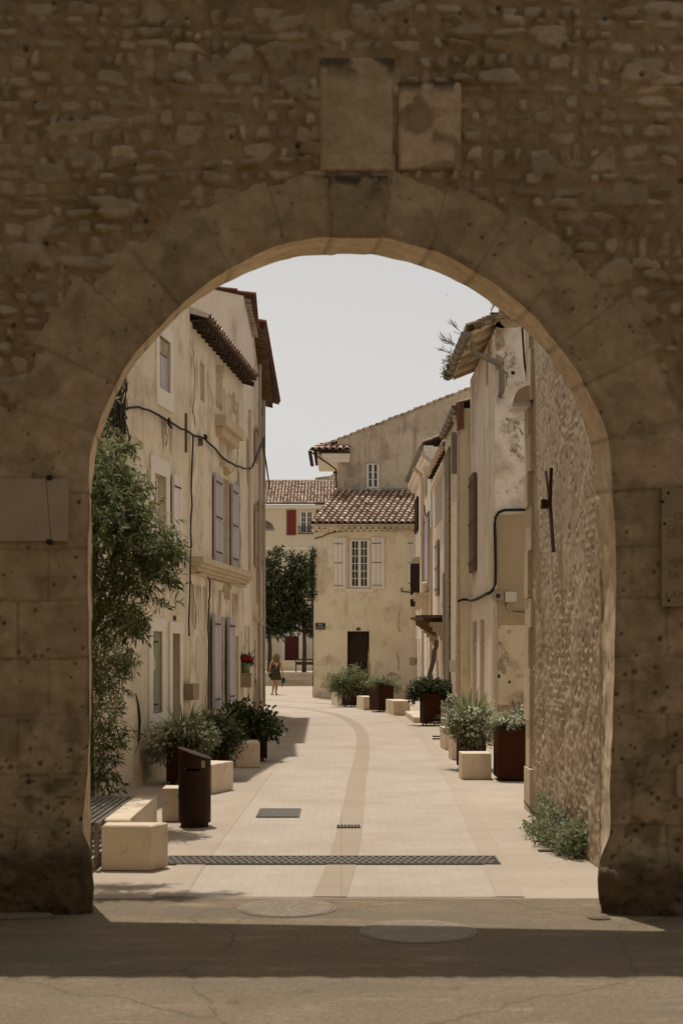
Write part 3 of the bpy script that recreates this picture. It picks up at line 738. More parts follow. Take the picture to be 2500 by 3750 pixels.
# ------------------------------------------------------------------ ground
def sheet(name, polys, z, m, origin=None):
    b = MB()
    for p in polys: b.add([(x, y, z) for x, y in p], [tuple(range(len(p)))])
    return tag(b.build(name, m), kind='structure')
sheet('ground', [[(-400, -400), (400, -400), (400, 900), (-400, 900)]], 0, surf('ground_earth', (.32, .26, .185), (.27, .215, .15), .3))
sheet('road', [[(-14, -9), (14, -9), (14, 10.76), (-14, 10.76)]], .004, M['asphalt'])
sheet('pavement', [[(-12, 10.76), (12, 10.76), (12, 72), (-40, 72), (-40, 43), (-12, 43)]], .006, M['slabs'])
def strip(name, path, wl, wr, z, m):
    """ribbon along a path of (x, y), wl to the left and wr to the right"""
    pts = [Vector((x, y)) for x, y in path]
    # smooth
    out = []
    for i in range(len(pts) - 1):
        p0 = pts[max(i - 1, 0)]; p1 = pts[i]; p2 = pts[i + 1]; p3 = pts[min(i + 2, len(pts) - 1)]
        for k in range(6):
            t = k / 6
            out.append(.5 * ((2 * p1) + (p2 - p0) * t + (2 * p0 - 5 * p1 + 4 * p2 - p3) * t * t + (3 * p1 - p0 - 3 * p2 + p3) * t ** 3))
    out.append(pts[-1])
    V = []; F = []
    for i, p in enumerate(out):
        d = (out[min(i + 1, len(out) - 1)] - out[max(i - 1, 0)]).normalized(); n = Vector((d.y, -d.x))
        a = p - n * (wl if not callable(wl) else wl(p.y)); c = p + n * (wr if not callable(wr) else wr(p.y))
        V += [(a.x, a.y, z), (c.x, c.y, z)]
        if i: F.append((2 * i - 2, 2 * i - 1, 2 * i + 1, 2 * i))
    b = MB(); b.add(V, F)
    return tag(b.build(name, m), kind='structure')
lband = [(-1.31, 10.8), (-1.30, 13.7), (-1.20, 20), (-1.10, 27), (-1.1, 33), (-1.35, 38), (-2.2, 43), (-4.2, 48)]
rband = [(1.28, 10.8), (1.40, 13.8), (1.58, 19.4), (1.72, 27), (1.72, 34), (1.45, 40), (.6, 45.5), (-1.3, 50), (-4.5, 53)]
chan = [(-.09, 10.8), (.02, 12.9), (.12, 16), (.22, 20.2), (.36, 25), (.44, 29.5), (.42, 33), (.22, 37), (-.33, 41.4), (-1.75, 46), (-4.6, 50.5)]
# setts between the two bands
b = MB(); n = 40; V = []; F = []
def along(path, n):
    p = np.array(path); s = np.concatenate([[0], np.cumsum(np.linalg.norm(np.diff(p, axis=0), axis=1))]); u = np.linspace(0, s[-1], n)
    return list(zip(np.interp(u, s, p[:, 0]), np.interp(u, s, p[:, 1])))
La, Ra = along(lband, n), along(rband, n)
for i in range(n):
    V += [(*La[i], .010), (*Ra[i], .010)]
    if i: F.append((2 * i - 2, 2 * i - 1, 2 * i + 1, 2 * i))
b.add(V, F); tag(b.build('setts', M['setts']), kind='structure')
strip('kerb_band', lband, .125, .125, .014, M['band'])
strip('kerb_band', rband, .11, .11, .014, M['band'])
strip('gutter_channel', chan, .13, .13, .014, M['channel'])
tag(bpy.data.objects['gutter_channel'], kind='structure')

def grate(name, label, x0, x1, y0, y1, kind, z=.014, cat='drain grate', rot=0, group=None):
    cx, cy = (x0 + x1) / 2, (y0 + y1) / 2
    t = thing(name, label, cat, (cx, cy, z), group)
    b = MB(); b.box(x0, x1, y0, y1, z, z + .003); b.build('pit', M['iron'], t)
    b = MB(); w = .014 if y1 - y0 > .2 else .009; h = .012
    b.box(x0, x1, y0, y0 + w, z, z + h); b.box(x0, x1, y1 - w, y1, z, z + h)
    b.box(x0, x0 + w, y0 + w, y1 - w, z, z + h); b.box(x1 - w, x1, y0 + w, y1 - w, z, z + h)
    b.build('frame', M['slat'], t)
    b = MB(); h = .010
    if kind == 'chevron':
        rows = 4; ry = (y1 - y0 - 2 * w) / rows; px = .062; n = int((x1 - x0 - 2 * w) / px)
        for k in range(rows + 1):
            yy = y0 + w + k * ry; b.box(x0 + w, x1 - w, yy - .016, yy + .016, z + .001, z + h)
        for k in range(rows):
            ya = y0 + w + k * ry; sl = .03 * (1 if k % 2 else -1)
            for i in range(n):
                xa = x0 + w + i * px
                b.hexa([(xa, ya + .014, z + .001), (xa + .026, ya + .014, z + .001), (xa + .026 + sl, ya + ry - .014, z + .001), (xa + sl, ya + ry - .014, z + .001),
                        (xa, ya + .014, z + h - .001), (xa + .026, ya + .014, z + h - .001), (xa + .026 + sl, ya + ry - .014, z + h - .001), (xa + sl, ya + ry - .014, z + h - .001)])
    elif kind == 'bars_y':
        n = int((x1 - x0) / .028)
        for i in range(1, n):
            xa = lerp(x0, x1, i / n); b.box(xa - .0095, xa + .0095, y0 + w, y1 - w, z + .001, z + h)
        for k in range(1, 6):
            yy = lerp(y0, y1, k / 6); b.box(x0 + w, x1 - w, yy - .006, yy + .006, z + .001, z + h - .002)
    elif kind == 'bars_x':
        n = 7
        for i in range(1, n):
            xa = lerp(x0, x1, i / n); b.box(xa - .010, xa + .010, y0 + w, y1 - w, z + .001, z + h)
    b.build('grid', M['slat'], t)
    return t
grate('drain_grate', 'long iron drain grate with slanted holes crossing the street behind the arch', -1.56, 1.39, 12.40, 12.86, 'chevron')
grate('drain_grate', 'square iron grate of fine bars let into the paving left of the channel', -.955, -.47, 15.85, 16.65, 'bars_y')
grate('drain_grate', 'narrow slotted grate across the paved gutter channel', -.05, .20, 14.90, 15.08, 'bars_x', .018)
for (px0, px1, py, lab) in ((1953, 2030, 3086, 'rusty slot grate beside the bush, farther from the arch'), (1970, 2040, 3121, 'rusty slot grate beside the bush, nearer to the arch')):
    D = GD(py); t = thing('slot_grate', lab, 'drain grate', (gx(1990, D), D, .006), 'slot grates by the bush')
    b = MB(); b.box(gx(px0, D), gx(px1, D), D - .06, D + .06, .006, .014); b.build('frame', M['rust'], t)
for (py, lab) in ((2700, 'small slot grate by the stone cubes, farther one'), (2709, 'small slot grate by the stone cubes, nearer one')):
    D = GD(py); t = thing('slot_grate', lab, 'drain grate', (gx(1600, D), D, .006), 'slot grates by the stone cubes')
    b = MB(); b.box(gx(1583, D), gx(1617, D), D - .10, D + .10, .016, .026); b.build('frame', M['rust'], t)

def manhole(px, py, r, label):
    D = GD(py); x = gx(px, D)
    t = thing('manhole_cover', label, 'manhole cover', (x, D, .004))
    b = MB(); b.lathe((x, D, .004), [(r + .02, 0), (r + .02, .006), (r, .006), (r, .002)], 48); b.build('rim', M['iron_worn'], t)
    b = MB(); b.lathe((x, D, .004), [(r - .006, 0), (r - .006, .008)], 48)
    for ring in range(1, 9):
        rr = r * ring / 9; n = max(5, int(2 * math.pi * rr / .075))
        for k in range(n):
            a = 2 * math.pi * (k + .5 * (ring % 2)) / n; cx_, cy_ = x + rr * math.cos(a), D + rr * math.sin(a)
            b.box(cx_ - .016, cx_ + .016, cy_ - .009, cy_ + .009, .0115, .0132)
    b.build('lid', M['iron_worn'], t)
manhole(1052, 3330, .34, 'round studded manhole cover in the sunlit asphalt under the arch')
manhole(1530, 3416, .37, 'round studded manhole cover at the edge of the gate shadow')

# ------------------------------------------------------------------ houses
class House:
    def __init__(s, name, label, p0, p1, zt, depth, wall, z0=0, cat='house', zt1=None, group=None):
        s.p0 = Vector(p0); s.p1 = Vector(p1); s.d = (s.p1 - s.p0); s.L = s.d.length; s.d.normalize()
        s.n = Vector((s.d.y, -s.d.x)); s.z0 = z0; s.zt = zt; s.zt1 = zt if zt1 is None else zt1
        s.depth = depth; s.mat = wall; s.holes = []
        c = s.p0 + s.d * s.L / 2
        s.root = thing(name, label, cat, (c.x, c.y, z0), group)
    def pt(s, a, o, z):
        q = s.p0 + s.d * a + s.n * o; return (q.x, q.y, z)
    def at(s, px, py):
        u = (px - CX) / FPX
        t = (u * s.p0.y - s.p0.x) / (s.d.x - u * s.d.y)
        D = s.p0.y + t * s.d.y
        return t, EYE - (py - HZ) * D / FPX
    def rect(s, l, t, r, b):
        s0, z1 = s.at(l, t); s1, z0 = s.at(r, b); return (s0, s1, z0, z1)
    def box(s, mb, s0, s1, o0, o1, z0, z1, tint=None):
        mb.hexa([s.pt(s0, o1, z0), s.pt(s1, o1, z0), s.pt(s1, o0, z0), s.pt(s0, o0, z0), s.pt(s0, o1, z1), s.pt(s1, o1, z1), s.pt(s1, o0, z1), s.pt(s0, o0, z1)], tint); return mb
    def part(s, name, m, s0, s1, o0, o1, z0, z1, parent=None, label=None):
        b = MB(); s.box(b, s0, s1, o0, o1, z0, z1); return b.build(name, m, parent or s.root, label=label)
    def hole(s, rc, depth=.16): s.holes.append((*rc, depth)); return rc
    def finish(s, m=None):
        b = MB(); H = s.holes; zm = min(s.zt, s.zt1)
        ss = sorted(set([0, s.L] + [v for h in H for v in h[:2] if 0 < v < s.L])); zz = sorted(set([s.z0, zm] + [v for h in H for v in h[2:4] if s.z0 < v < zm]))
        for i in range(len(ss) - 1):
            for j in range(len(zz) - 1):
                cs, cz = (ss[i] + ss[i + 1]) / 2, (zz[j] + zz[j + 1]) / 2
                if any(h[0] < cs < h[1] and h[2] < cz < h[3] for h in H): continue
                b.add([s.pt(ss[i], 0, zz[j]), s.pt(ss[i + 1], 0, zz[j]), s.pt(ss[i + 1], 0, zz[j + 1]), s.pt(ss[i], 0, zz[j + 1])], [(0, 1, 2, 3)])
        for (s0, s1, z0, z1, dp) in H:
            z0c = max(z0, s.z0)
            q = [(s0, z0c), (s1, z0c), (s1, z1), (s0, z1)]
            for k in range(4):
                (a, c), (a2, c2) = q[k], q[(k + 1) % 4]
                b.add([s.pt(a, 0, c), s.pt(a, -dp, c), s.pt(a2, -dp, c2), s.pt(a2, 0, c2)], [(0, 1, 2, 3)])
            b.add([s.pt(s0, -dp, z0c), s.pt(s1, -dp, z0c), s.pt(s1, -dp, z1), s.pt(s0, -dp, z1)], [(0, 1, 2, 3)])
        if s.zt != s.zt1:
            b.add([s.pt(0, 0, zm), s.pt(s.L, 0, zm), s.pt(s.L, 0, s.zt1), s.pt(0, 0, s.zt)], [(0, 1, 2, 3)])
        D = -s.depth
        b.add([s.pt(0, D, s.z0), s.pt(0, 0, s.z0), s.pt(0, 0, s.zt), s.pt(0, D, s.zt)], [(0, 1, 2, 3)])
        b.add([s.pt(s.L, 0, s.z0), s.pt(s.L, D, s.z0), s.pt(s.L, D, s.zt1), s.pt(s.L, 0, s.zt1)], [(0, 1, 2, 3)])
        b.add([s.pt(s.L, D, s.z0), s.pt(0, D, s.z0), s.pt(0, D, s.zt), s.pt(s.L, D, s.zt1)], [(0, 1, 2, 3)])
        b.add([s.pt(0, 0, s.zt), s.pt(s.L, 0, s.zt1), s.pt(s.L, D, s.zt1), s.pt(0, D, s.zt)], [(0, 1, 2, 3)])
        return b.build('wall', m or s.mat, s.root)
    def plank(s, name, rc, m, o0, o1, n=4, battens=(.15, .85), hinge=True, label=None, cross=None):
        """a boarded leaf (shutter or door)"""
        s0, s1, z0, z1 = rc; b = MB(); w = (s1 - s0) / n; g = min(.006, abs(w) * .08)
        for i in range(n):
            s.box(b, s0 + i * w + g, s0 + (i + 1) * w - g, o0, o1 - (.003 if i % 2 else 0), z0, z1, random.uniform(.3, .7))
        for k in battens:
            zc = lerp(z0, z1, k); s.box(b, s0 + .02, s1 - .02, o1 - .004, o1 + .014, zc - .035, zc + .035)
        o = b.build(name, m, s.root, label=label)
        if hinge:
            for k in (battens if battens else (.15, .85)):
                zc = lerp(z0, z1, k); h = MB()
                s.box(h, s0 + .01, lerp(s0, s1, .75), o1 + .0142, o1 + .020, zc - .013, zc + .013); h.build('hinge', M['iron'], o)
        return o
    def window(s, rc, o, m, cols=2, rows=3, fw=.05, leaves=2, dark=None, arch=0):
        """glazed casement: frame part with one pane sheet behind it"""
        s0, s1, z0, z1 = rc; b = MB(); t = .045
        def bar(a, c, e, f, d=0): s.box(b, a, c, o - t + d, o - d, e, f)
        bar(s0, s0 + fw, z0, z1); bar(s1 - fw, s1, z0, z1); bar(s0 + fw, s1 - fw, z0, z0 + fw * 1.3); bar(s0 + fw, s1 - fw, z1 - fw, z1)
        lw = (s1 - s0 - 2 * fw) / leaves
        for l in range(leaves):
            a = s0 + fw + l * lw
            bar(a, a + fw * .75, z0 + fw * 1.3, z1 - fw, .004); bar(a + lw - fw * .75, a + lw, z0 + fw * 1.3, z1 - fw, .004)
            for c in range(1, cols):
                x = a + lw * c / cols; bar(x - .011, x + .011, z0 + fw * 1.3, z1 - fw, .008)
            for r in range(1, rows):
                z = lerp(z0 + fw * 1.3, z1 - fw, r / rows); bar(a + fw * .75, a + lw - fw * .75, z - .012, z + .012, .009)
        f = b.build('window', m, s.root)
        p = MB(); s.box(p, s0 + .01, s1 - .01, o - t - .012, o - t + .004, z0 + .01, z1 - .01); p.build('pane', dark or M['glass'], f)
        return f
    def surround(s, rc, w, m, o=.015, sill=.12, name='window_frame', wt=None, out=None):
        s0, s1, z0, z1 = rc; b = MB(); wt = wt or w
        s.box(b, s0 - w, s0, -.02, o, z0, z1); s.box(b, s1, s1 + w, -.02, o, z0, z1); s.box(b, s0 - w, s1 + w, -.02, o + .002, z1, z1 + wt)
        if sill: s.box(b, s0 - w, s1 + w, -.02, (out or o) + .003, z0 - sill, z0)
        return b.build(name, m, s.root)
    def tube(s, name, pts, r, m, parent=None, seg=8, smooth=True):
        b = MB(); b.tube([s.pt(*p) for p in pts], r, seg); return b.build(name, m, parent or s.root, smooth)

def tiles(root, e0, e1, r0, r1, pitch, course, m, rad=None, name='roof', jit=.012, seg=6, parent=None, under=True, seed=1):
    """canal-tile roof between eave line e0-e1 and top line r0-r1"""
    e0, e1, r0, r1 = map(Vector, (e0, e1, r0, r1)); rng = random.Random(seed); b = MB()
    L = (e1 - e0).length; nc = max(1, round(L / pitch)); H = ((r0 + r1) / 2 - (e0 + e1) / 2).length; nr = max(1, round(H / course))
    rad = rad or pitch * .36
    for c in range(nc):
        a0 = e0.lerp(e1, (c + .5) / nc); a1 = r0.lerp(r1, (c + .5) / nc)
        up = (a1 - a0).normalized(); sd = (e1 - e0).normalized(); nn = sd.cross(up).normalized()
        if nn.z < 0: nn = -nn
        for r in range(nr):
            q0 = a0.lerp(a1, r / nr) - up * course * .06; q1 = a0.lerp(a1, min(1, (r + 1) / nr)) + up * course * .05
            dj = sd * rng.uniform(-jit, jit); ti = min(1, max(0, rng.gauss(.55, .24)))
            V = []
            for q, rr, lift in ((q0, rad * 1.06, .030), (q1, rad * .86, .0)):
                for k in range(seg + 1):
                    w = math.pi * k / seg
                    V.append(q + dj + sd * (math.cos(w) * rr) + nn * (math.sin(w) * rr * .85 + lift))
            n = seg + 1
            F = [(k, k + 1, n + k + 1, n + k) for k in range(seg)]
            b.add(V, F, ti)
            if r == 0 or True:      # rim thickness at the lower end
                W_ = [v - nn * 0 for v in V[:n]] + [q0 + dj + sd * (math.cos(math.pi * k / seg) * rad * .86) + nn * (math.sin(math.pi * k / seg) * rad * .66 + .026) for k in range(n)]
                b.add(W_, [(n + k, n + k + 1, k + 1, k) for k in range(seg)], ti * .7)
    o = b.build(name, m, parent or root)
    if under:
        u = MB(); up = ((r0 - e0) + (r1 - e1)).normalized(); sd = (e1 - e0).normalized(); nn = sd.cross(up).normalized()
        if nn.z < 0: nn = -nn
        u.add([e0 - nn * .04, e1 - nn * .04, r1 - nn * .04, r0 - nn * .04, e0 + nn * .012, e1 + nn * .012, r1 + nn * .012, r0 + nn * .012],
              [(3, 2, 1, 0), (4, 5, 6, 7), (0, 1, 5, 4), (1, 2, 6, 5), (2, 3, 7, 6), (3, 0, 4, 7)])
        u.build('roof_bed', M['tile_under'], parent or root)
    return o
def gutter(root, p0, p1, r, m, seg=7, name='gutter'):
    """half-round gutter with clips"""
    p0, p1 = Vector(p0), Vector(p1); d = (p1 - p0).normalized(); sd = Vector((0, 0, 1)).cross(d).normalized(); b = MB()
    V = []
    for q in (p0, p1):
        for rr in (r, r * .9):
            for k in range(seg + 1):
                w = math.pi + math.pi * k / seg; V.append(q + sd * math.cos(w) * rr + Vector((0, 0, 1)) * math.sin(w) * rr)
    n = seg + 1; F = []
    for k in range(seg):
        F += [(k, k + 1, 2 * n + k + 1, 2 * n + k), (n + k, 3 * n + k, 3 * n + k + 1, n + k + 1), ]
    F += [tuple(range(n)), tuple(range(2 * n, 3 * n))]
    b.add(V, F)
    L = (p1 - p0).length; nk = max(2, int(L / .55))
    for i in range(nk + 1):
        q = p0.lerp(p1, i / nk); pts = [q + sd * math.cos(math.pi + math.pi * k / 8) * (r + .006) + Vector((0, 0, 1)) * math.sin(math.pi + math.pi * k / 8) * (r + .006) for k in range(9)]
        b.tube(pts, .010, 4)
    return b.build(name, m, root)
def inset(rc, a, b, c=None):
    return (rc[0] + a, rc[1] - a, rc[2] + (b if c is None else c), rc[3] - b)
def rafters(h, s0, s1, z, out, n, slope=.32, w=.07, hgt=.09, back=.1, m='eave_wood'):
    for i in range(n):
        a = lerp(s0, s1, (i + .5) / n) + random.uniform(-.03, .03); b = MB(); b.tint = random.uniform(0, 1)
        o2 = out * random.uniform(.88, 1.0)
        q = []
        for o, zz in ((-back, z + slope * back), (o2, z - slope * o2)):
            q.append([h.pt(a - w / 2, o, zz), h.pt(a + w / 2, o, zz), h.pt(a + w / 2, o, zz + hgt), h.pt(a - w / 2, o, zz + hgt)])
        b.add(q[0] + q[1], [(0, 1, 2, 3), (7, 6, 5, 4), (0, 4, 5, 1), (1, 5, 6, 2), (2, 6, 7, 3), (3, 7, 4, 0)])
        b.build('rafter', M[m], h.root)

# ---- left side, nearest house
F1 = House('house', 'nearest left house, ochre plaster with a white framed window and a sage green shutter', (-3.745, 14.0), (-2.376, 22.3), 7.75, 4, M['ochre'])
o = F1.rect(569, 1165, 631, 1523); i_ = inset(o, .15, .20, .30); F1.hole(i_, .07)
F1.surround(i_, .15, M['trimw'], .02, .26, wt=.20)
F1.plank('shutter', (i_[0] + .02, i_[1] - .01, i_[2] + .01, i_[3] - .25), M['lav'], -.065, -.03, 5, (), False)
F1.plank('lintel_board', (i_[0] + .01, i_[1] - .01, i_[3] - .22, i_[3] - .03), M['old_wood'], -.065, -.02, 2, (), False)
o = F1.rect(546, 1662, 620, 2060); i_ = inset(o, .22, .24, .2); F1.hole(i_, .2)
F1.surround(i_, .2, M['trimw'], .02, .15, wt=.24); F1.window((i_[0] + .01, i_[1] - .01, i_[2] + .01, i_[3] - .01), -.1, M['white_paint'], 1, 3)
F1.plank('shutter', F1.rect(622, 1735, 652, 2045), M['white_paint'], .03, .065, 3)
o = F1.rect(541, 2262, 604, 2650); i_ = inset(o, .20, .19, .17); F1.hole(i_, .05)
F1.surround(i_, .20, M['trimw'], .022, .20, wt=.19)
F1.plank('shutter', (i_[0] + .015, i_[1] - .015, i_[2] + .01, i_[3] - .01), M['green_sh'], -.045, -.015, 5, (.1, .88))
o = F1.rect(617, 2280, 666, 2780); i_ = (o[0] + .16, o[1] - .16, 0, o[3] - .16); F1.hole(i_, .12)
F1.surround(i_, .16, M['trimw'], .022, 0, 'door_frame', .17); F1.plank('door', (i_[0] + .02, i_[1] - .02, .02, i_[3] - .02), M['box_tan'], -.115, -.08, 2, (.5,), False)
rc = F1.rect(670, 2505, 690, 2562); F1.part('meter_box', M['box_tan'], rc[0], rc[0] + .36, -.01, .16, rc[2], rc[3])
q = F1.rect(676, 1512, 684, 1660); F1.part('tie_bar', M['brown_wood'], q[0], q[0] + .06, .012, .03, q[2], q[3])
rc = F1.rect(634, 2255, 642, 2273); t = thing('number_plate', 'tiny dark house number plate above the door of the nearest left house', 'sign', F1.pt(rc[0], 0, rc[2]))
b = MB(); F1.box(b, *rc[:2], .002, .015, *rc[2:]); b.build('plate', M['enamel'], t)
# worn plaster at the foot
b = MB(); rr = random.Random(4); pol = []
a0, _ = F1.at(465, 2700); a1, _ = F1.at(655, 2700)
F1.part('plinth', M['lowplaster'], F1.at(300, 2800)[0], F1.L - .02, -.05, .018, 0, .62)
b = MB(); b.tube([F1.pt(*F1.at(x, y)[:1], .012, F1.at(x, y)[1]) for x, y in ((494, 2540), (503, 2580), (508, 2640), (506, 2700), (497, 2740), (480, 2778))], [.006, .016, .022, .02, .014, .006], 5)
b.build('crack', M['rust'], F1.root)
F1.finish()

# ---- second house, lavender shutters
F2 = House('house', 'second left house, old ochre plaster with lavender shutters and deep wooden eaves', (-2.37, 22.32), (-1.88, 27.38), 7.04, 4, M['ochre2'])
for l, t_, r_, b_, dp in ((734, 1322, 749, 1476, .18), (790, 1310, 815, 1510, .22), (850, 1432, 861, 1519, .15)):
    F2.hole(F2.rect(l, t_, r_, b_), dp)
rc = F2.rect(785, 1512, 856, 1578); b = MB()
F2.box(b, rc[0], rc[1], -.02, .20, rc[3] - .20, rc[3] - .02); F2.box(b, rc[0] + .12, rc[1] - .12, -.02, .12, rc[3] - .36, rc[3] - .20); b.build('sill', M['stone'], F2.root)
rc = F2.rect(806, 1740, 836, 2068); F2.hole(rc, .22); F2.window((rc[0] + .01, rc[1] - .01, rc[2] + .01, rc[3] - .01), -.14, M['old_wood'], 1, 4, dark=None)
F2.plank('shutter', F2.rect(776, 1730, 804, 2062), M['lav'], .03, .07, 4, (.1, .5, .9))
F2.plank('shutter', F2.rect(839, 1768, 862, 2084), M['lav'], .03, .07, 4, (.1, .5, .9))
rc = F2.rect(806, 1692, 838, 1745); b = MB()          # carved scroll keystone
F2.box(b, rc[0], rc[1], -.02, .10, rc[3] - .06, rc[3]); 
c_ = (rc[0] + rc[1]) / 2
for k in range(7):
    z = lerp(rc[3] - .06, rc[2], k / 7); F2.box(b, c_ - .16 + .01 * k, c_ + .16 - .01 * k, -.02, .10 - .012 * k + .02 * (k % 2), z - .055, z)
b.build('carved_keystone', M['stone'], F2.root)
r0 = F2.at(693, 2045); r1 = F2.at(892, 2092); b = MB(); zt = (r0[1] + r1[1]) / 2
for o_, z0_, z1_ in ((.20, zt - .10, zt), (.16, zt - .16, zt - .10), (.11, zt - .22, zt - .16), (.06, zt - .28, zt - .22)):
    F2.box(b, .03, F2.L - .02, -.02, o_, z0_ + .002, z1_)
b.build('ledge', M['stone'], F2.root)
rc = F2.rect(791, 2256, 819, 2700); rc = (rc[0], rc[1], 0, rc[3]); F2.hole(rc, .25); F2.plank('door', (rc[0] + .02, rc[1] - .02, .03, rc[3] - .03), M['brown_wood'], -.2, -.15, 3, (.3, .7), False)
for l, t_, r_, b_ in ((766, 2250, 789, 2600), (821, 2260, 843, 2586)):
    F2.plank('shutter', F2.rect(l, t_, r_, b_), M['lav'], .05, .10, 3, (.12, .9))
rc = F2.rect(850, 2330, 874, 2700); rc = (rc[0], rc[1], 0, rc[3]); F2.hole(rc, .3); F2.plank('door', (rc[0] + .02, rc[1] - .02, .02, rc[3] - .02), M['brown_wood'], -.27, -.22, 3, (), False)
rc = F2.rect(849, 2400, 856, 2424); F2.part('bell_box', M['iron'], rc[0], rc[1], 0, .04, rc[2], rc[3])
F2.finish()
tiles(F2.root, F2.pt(0, .27, 7.09), F2.pt(F2.L, .25, 7.09), F2.pt(0, -3.6, 8.22), F2.pt(F2.L, -3.6, 8.22), .21, .36, M['tile'], seed=3)
rafters(F2, .05, F2.L - .05, 6.97, .26, 15, .30)
b = MB(); F2.box(b, 0, F2.L, -.05, .22, 7.055, 7.065); b.build('soffit', M['eave_wood'], F2.root)
b = MB(); b.add([F2.pt(-.05, -.1, 7.30), F2.pt(.5, -.1, 7.31), F2.pt(.5, .28, 7.19), F2.pt(-.05, .30, 7.14), F2.pt(-.05, .30, 7.07), F2.pt(-.05, -.1, 7.18)], [(0, 1, 2, 3), (0, 3, 4, 5)])
b.build('flashing', M['box_white'], F2.root)

# ---- third and fourth houses
F3 = House('house', 'tall pale left house with a white end gable above the lavender shuttered house', (-1.88, 27.4), (-1.935, 31.0), 8.72, 4.5, M['white_wall'])
for l, t_, r_, b_ in ((896, 2290, 901, 2500), (906, 2292, 915, 2560)):
    rc = F3.rect(l, t_, r_, b_); F3.hole(rc, .12)
    F3.plank('door' if b_ > 2520 else 'shutter', (rc[0] + .01, rc[1] - .01, rc[2] + .01, rc[3] - .01), M['brown_wood'], -.1, -.05, 3, (.2, .8), False)
F3.tube('downpipe', [F3.at(902, 1500)[:1] + (.07, F3.at(902, 1500)[1]), F3.at(902, 2100)[:1] + (.07, F3.at(902, 2100)[1])], .035, M['pipe_cream'])
F3.finish()
b = MB(); b.add([F3.pt(-.004, 0, 8.70), F3.pt(-.004, -4.5, 8.70), F3.pt(-.004, -4.5, 9.64), F3.pt(-.004, .0, 8.72)], [(0, 1, 2, 3)]); b.build('gable', M['white_wall'], F3.root)
tiles(F3.root, F3.pt(-.02, .20, 8.70), F3.pt(F3.L, .11, 8.78), F3.pt(-.02, -4.5, 9.67), F3.pt(F3.L, -4.5, 9.75), .20, .36, M['tile_red'], seed=5)
rafters(F3, .1, F3.L - .1, 8.66, .13, 12, .2, .08, .08, m='old_wood')
F4 = House('house', 'farthest left house, bare stained plaster with closed shutters and red tiled eaves at the bend', (-1.937, 31.02), (-2.29, 41.4), 9.0, 4, M['ochre2'])
for l, t_, r_, b_, m in ((929, 1840, 934, 2080, 'old_wood'), (939, 1835, 944, 2085, 'dark_wood'), (949, 1830, 953, 2090, 'old_wood'), (956, 1840, 959, 2085, 'dark_wood'),
                         (929, 1560, 933, 1700, 'old_wood'), (945, 1470, 950, 1640, 'dark_wood'), (953, 1480, 957, 1650, 'old_wood')):
    rc = F4.rect(l, t_, r_, b_); F4.plank('shutter', rc, M[m], .02, .07, 3, (.1, .9))
for l, t_, r_, b_ in ((931, 2345, 936, 2520), (943, 2270, 948, 2560), (954, 2280, 957, 2560)):
    rc = F4.rect(l, t_, r_, b_); F4.hole(rc, .15); F4.plank('door', (rc[0] + .02, rc[1] - .02, rc[2] + .01, rc[3] - .02), M['brown_wood'], -.13, -.08, 4, (.3, .8), False)
F4.part('ledge', M['stone'], F4.at(924, 2250)[0], F4.L - .05, -.02, .08, 2.52, 2.62)
for px in (938, 955): F4.tube('downpipe', [(F4.at(px, 1600)[0], .09, 8.7), (F4.at(px, 1600)[0], .09, .3)], .04, M['pipe_grey'])
F4.part('corner_pilaster', M['stone'], F4.L - .7, F4.L - .02, -.05, .045, 0, 8.9)
F4.finish()
tiles(F4.root, F4.pt(-.05, .26, 9.0), F4.pt(F4.L + .1, .48, 9.06), F4.pt(-.2, -4, 10.1), F4.pt(F4.L + .3, -4, 10.2), .20, .36, M['tile_red'], seed=6)
rafters(F4, .2, F4.L, 8.94, .30, 26, .22, .08, .09, m='brown_wood')
b = MB(); F4.box(b, 0, F4.L, -.1, .25, 9.005, 9.015); b.build('soffit', M['old_wood'], F4.root)

# ---- weathering of the fronts: irregular repairs, cracks, drip marks
def blob_patch(h, px, py, ra, rz, m, seed, off=.0045, name='plaster_patch'):
    rr = random.Random(seed); s_, z = h.at(px, py); n = 26; k1, k2, k3 = [rr.uniform(0, 6.3) for _ in range(3)]; V = []
    for k in range(n):
        a = 2 * math.pi * k / n; r = 1 + .28 * math.sin(2 * a + k1) + .2 * math.sin(3 * a + k2) + .12 * math.sin(7 * a + k3) + rr.uniform(-.07, .07)
        V.append(h.pt(min(max(s_ + ra * r * math.cos(a), .02), h.L - .02), off, max(z + rz * r * math.sin(a), .01)))
    b = MB(); b.add([h.pt(s_, off, z)] + V, [(0, k + 1, (k + 1) % n + 1) for k in range(n)]); return b.build(name, m, h.root)
def crack(h, pts, seed, w=.008):
    rr = random.Random(seed); q = []
    P_ = [h.at(*p) for p in pts]
    for i in range(len(P_) - 1):
        for k in range(5): q.append((lerp(P_[i][0], P_[i + 1][0], k / 5) + rr.uniform(-.04, .04), .003, lerp(P_[i][1], P_[i + 1][1], k / 5) + rr.uniform(-.04, .04)))
    b = MB(); b.tube([h.pt(*p) for p in q], [w * rr.uniform(.5, 1.3) for _ in q], 4); return b.build('crack', M['brown_wood'], h.root)
def drips(h, px0, px1, py, n, seed, m, lmax=.9):
    rr = random.Random(seed); b = MB(); a0, z0 = h.at(px0, py); a1, _ = h.at(px1, py)
    for _ in range(n):
        a = rr.uniform(a0, a1); w = rr.uniform(.012, .05); l = lmax * rr.random() ** 1.5 + .08; j = rr.uniform(-.02, .02)
        b.add([h.pt(a - w, .0035, z0), h.pt(a + w, .0035, z0), h.pt(a + j + w * .2, .0035, z0 - l), h.pt(a + j - w * .2, .0035, z0 - l)], [(3, 2, 1, 0)])
    return b.build('drip_stain', m, h.root)
M['drip'] = surf('drip_stain', (.50, .40, .27), (.42, .33, .22), 3)
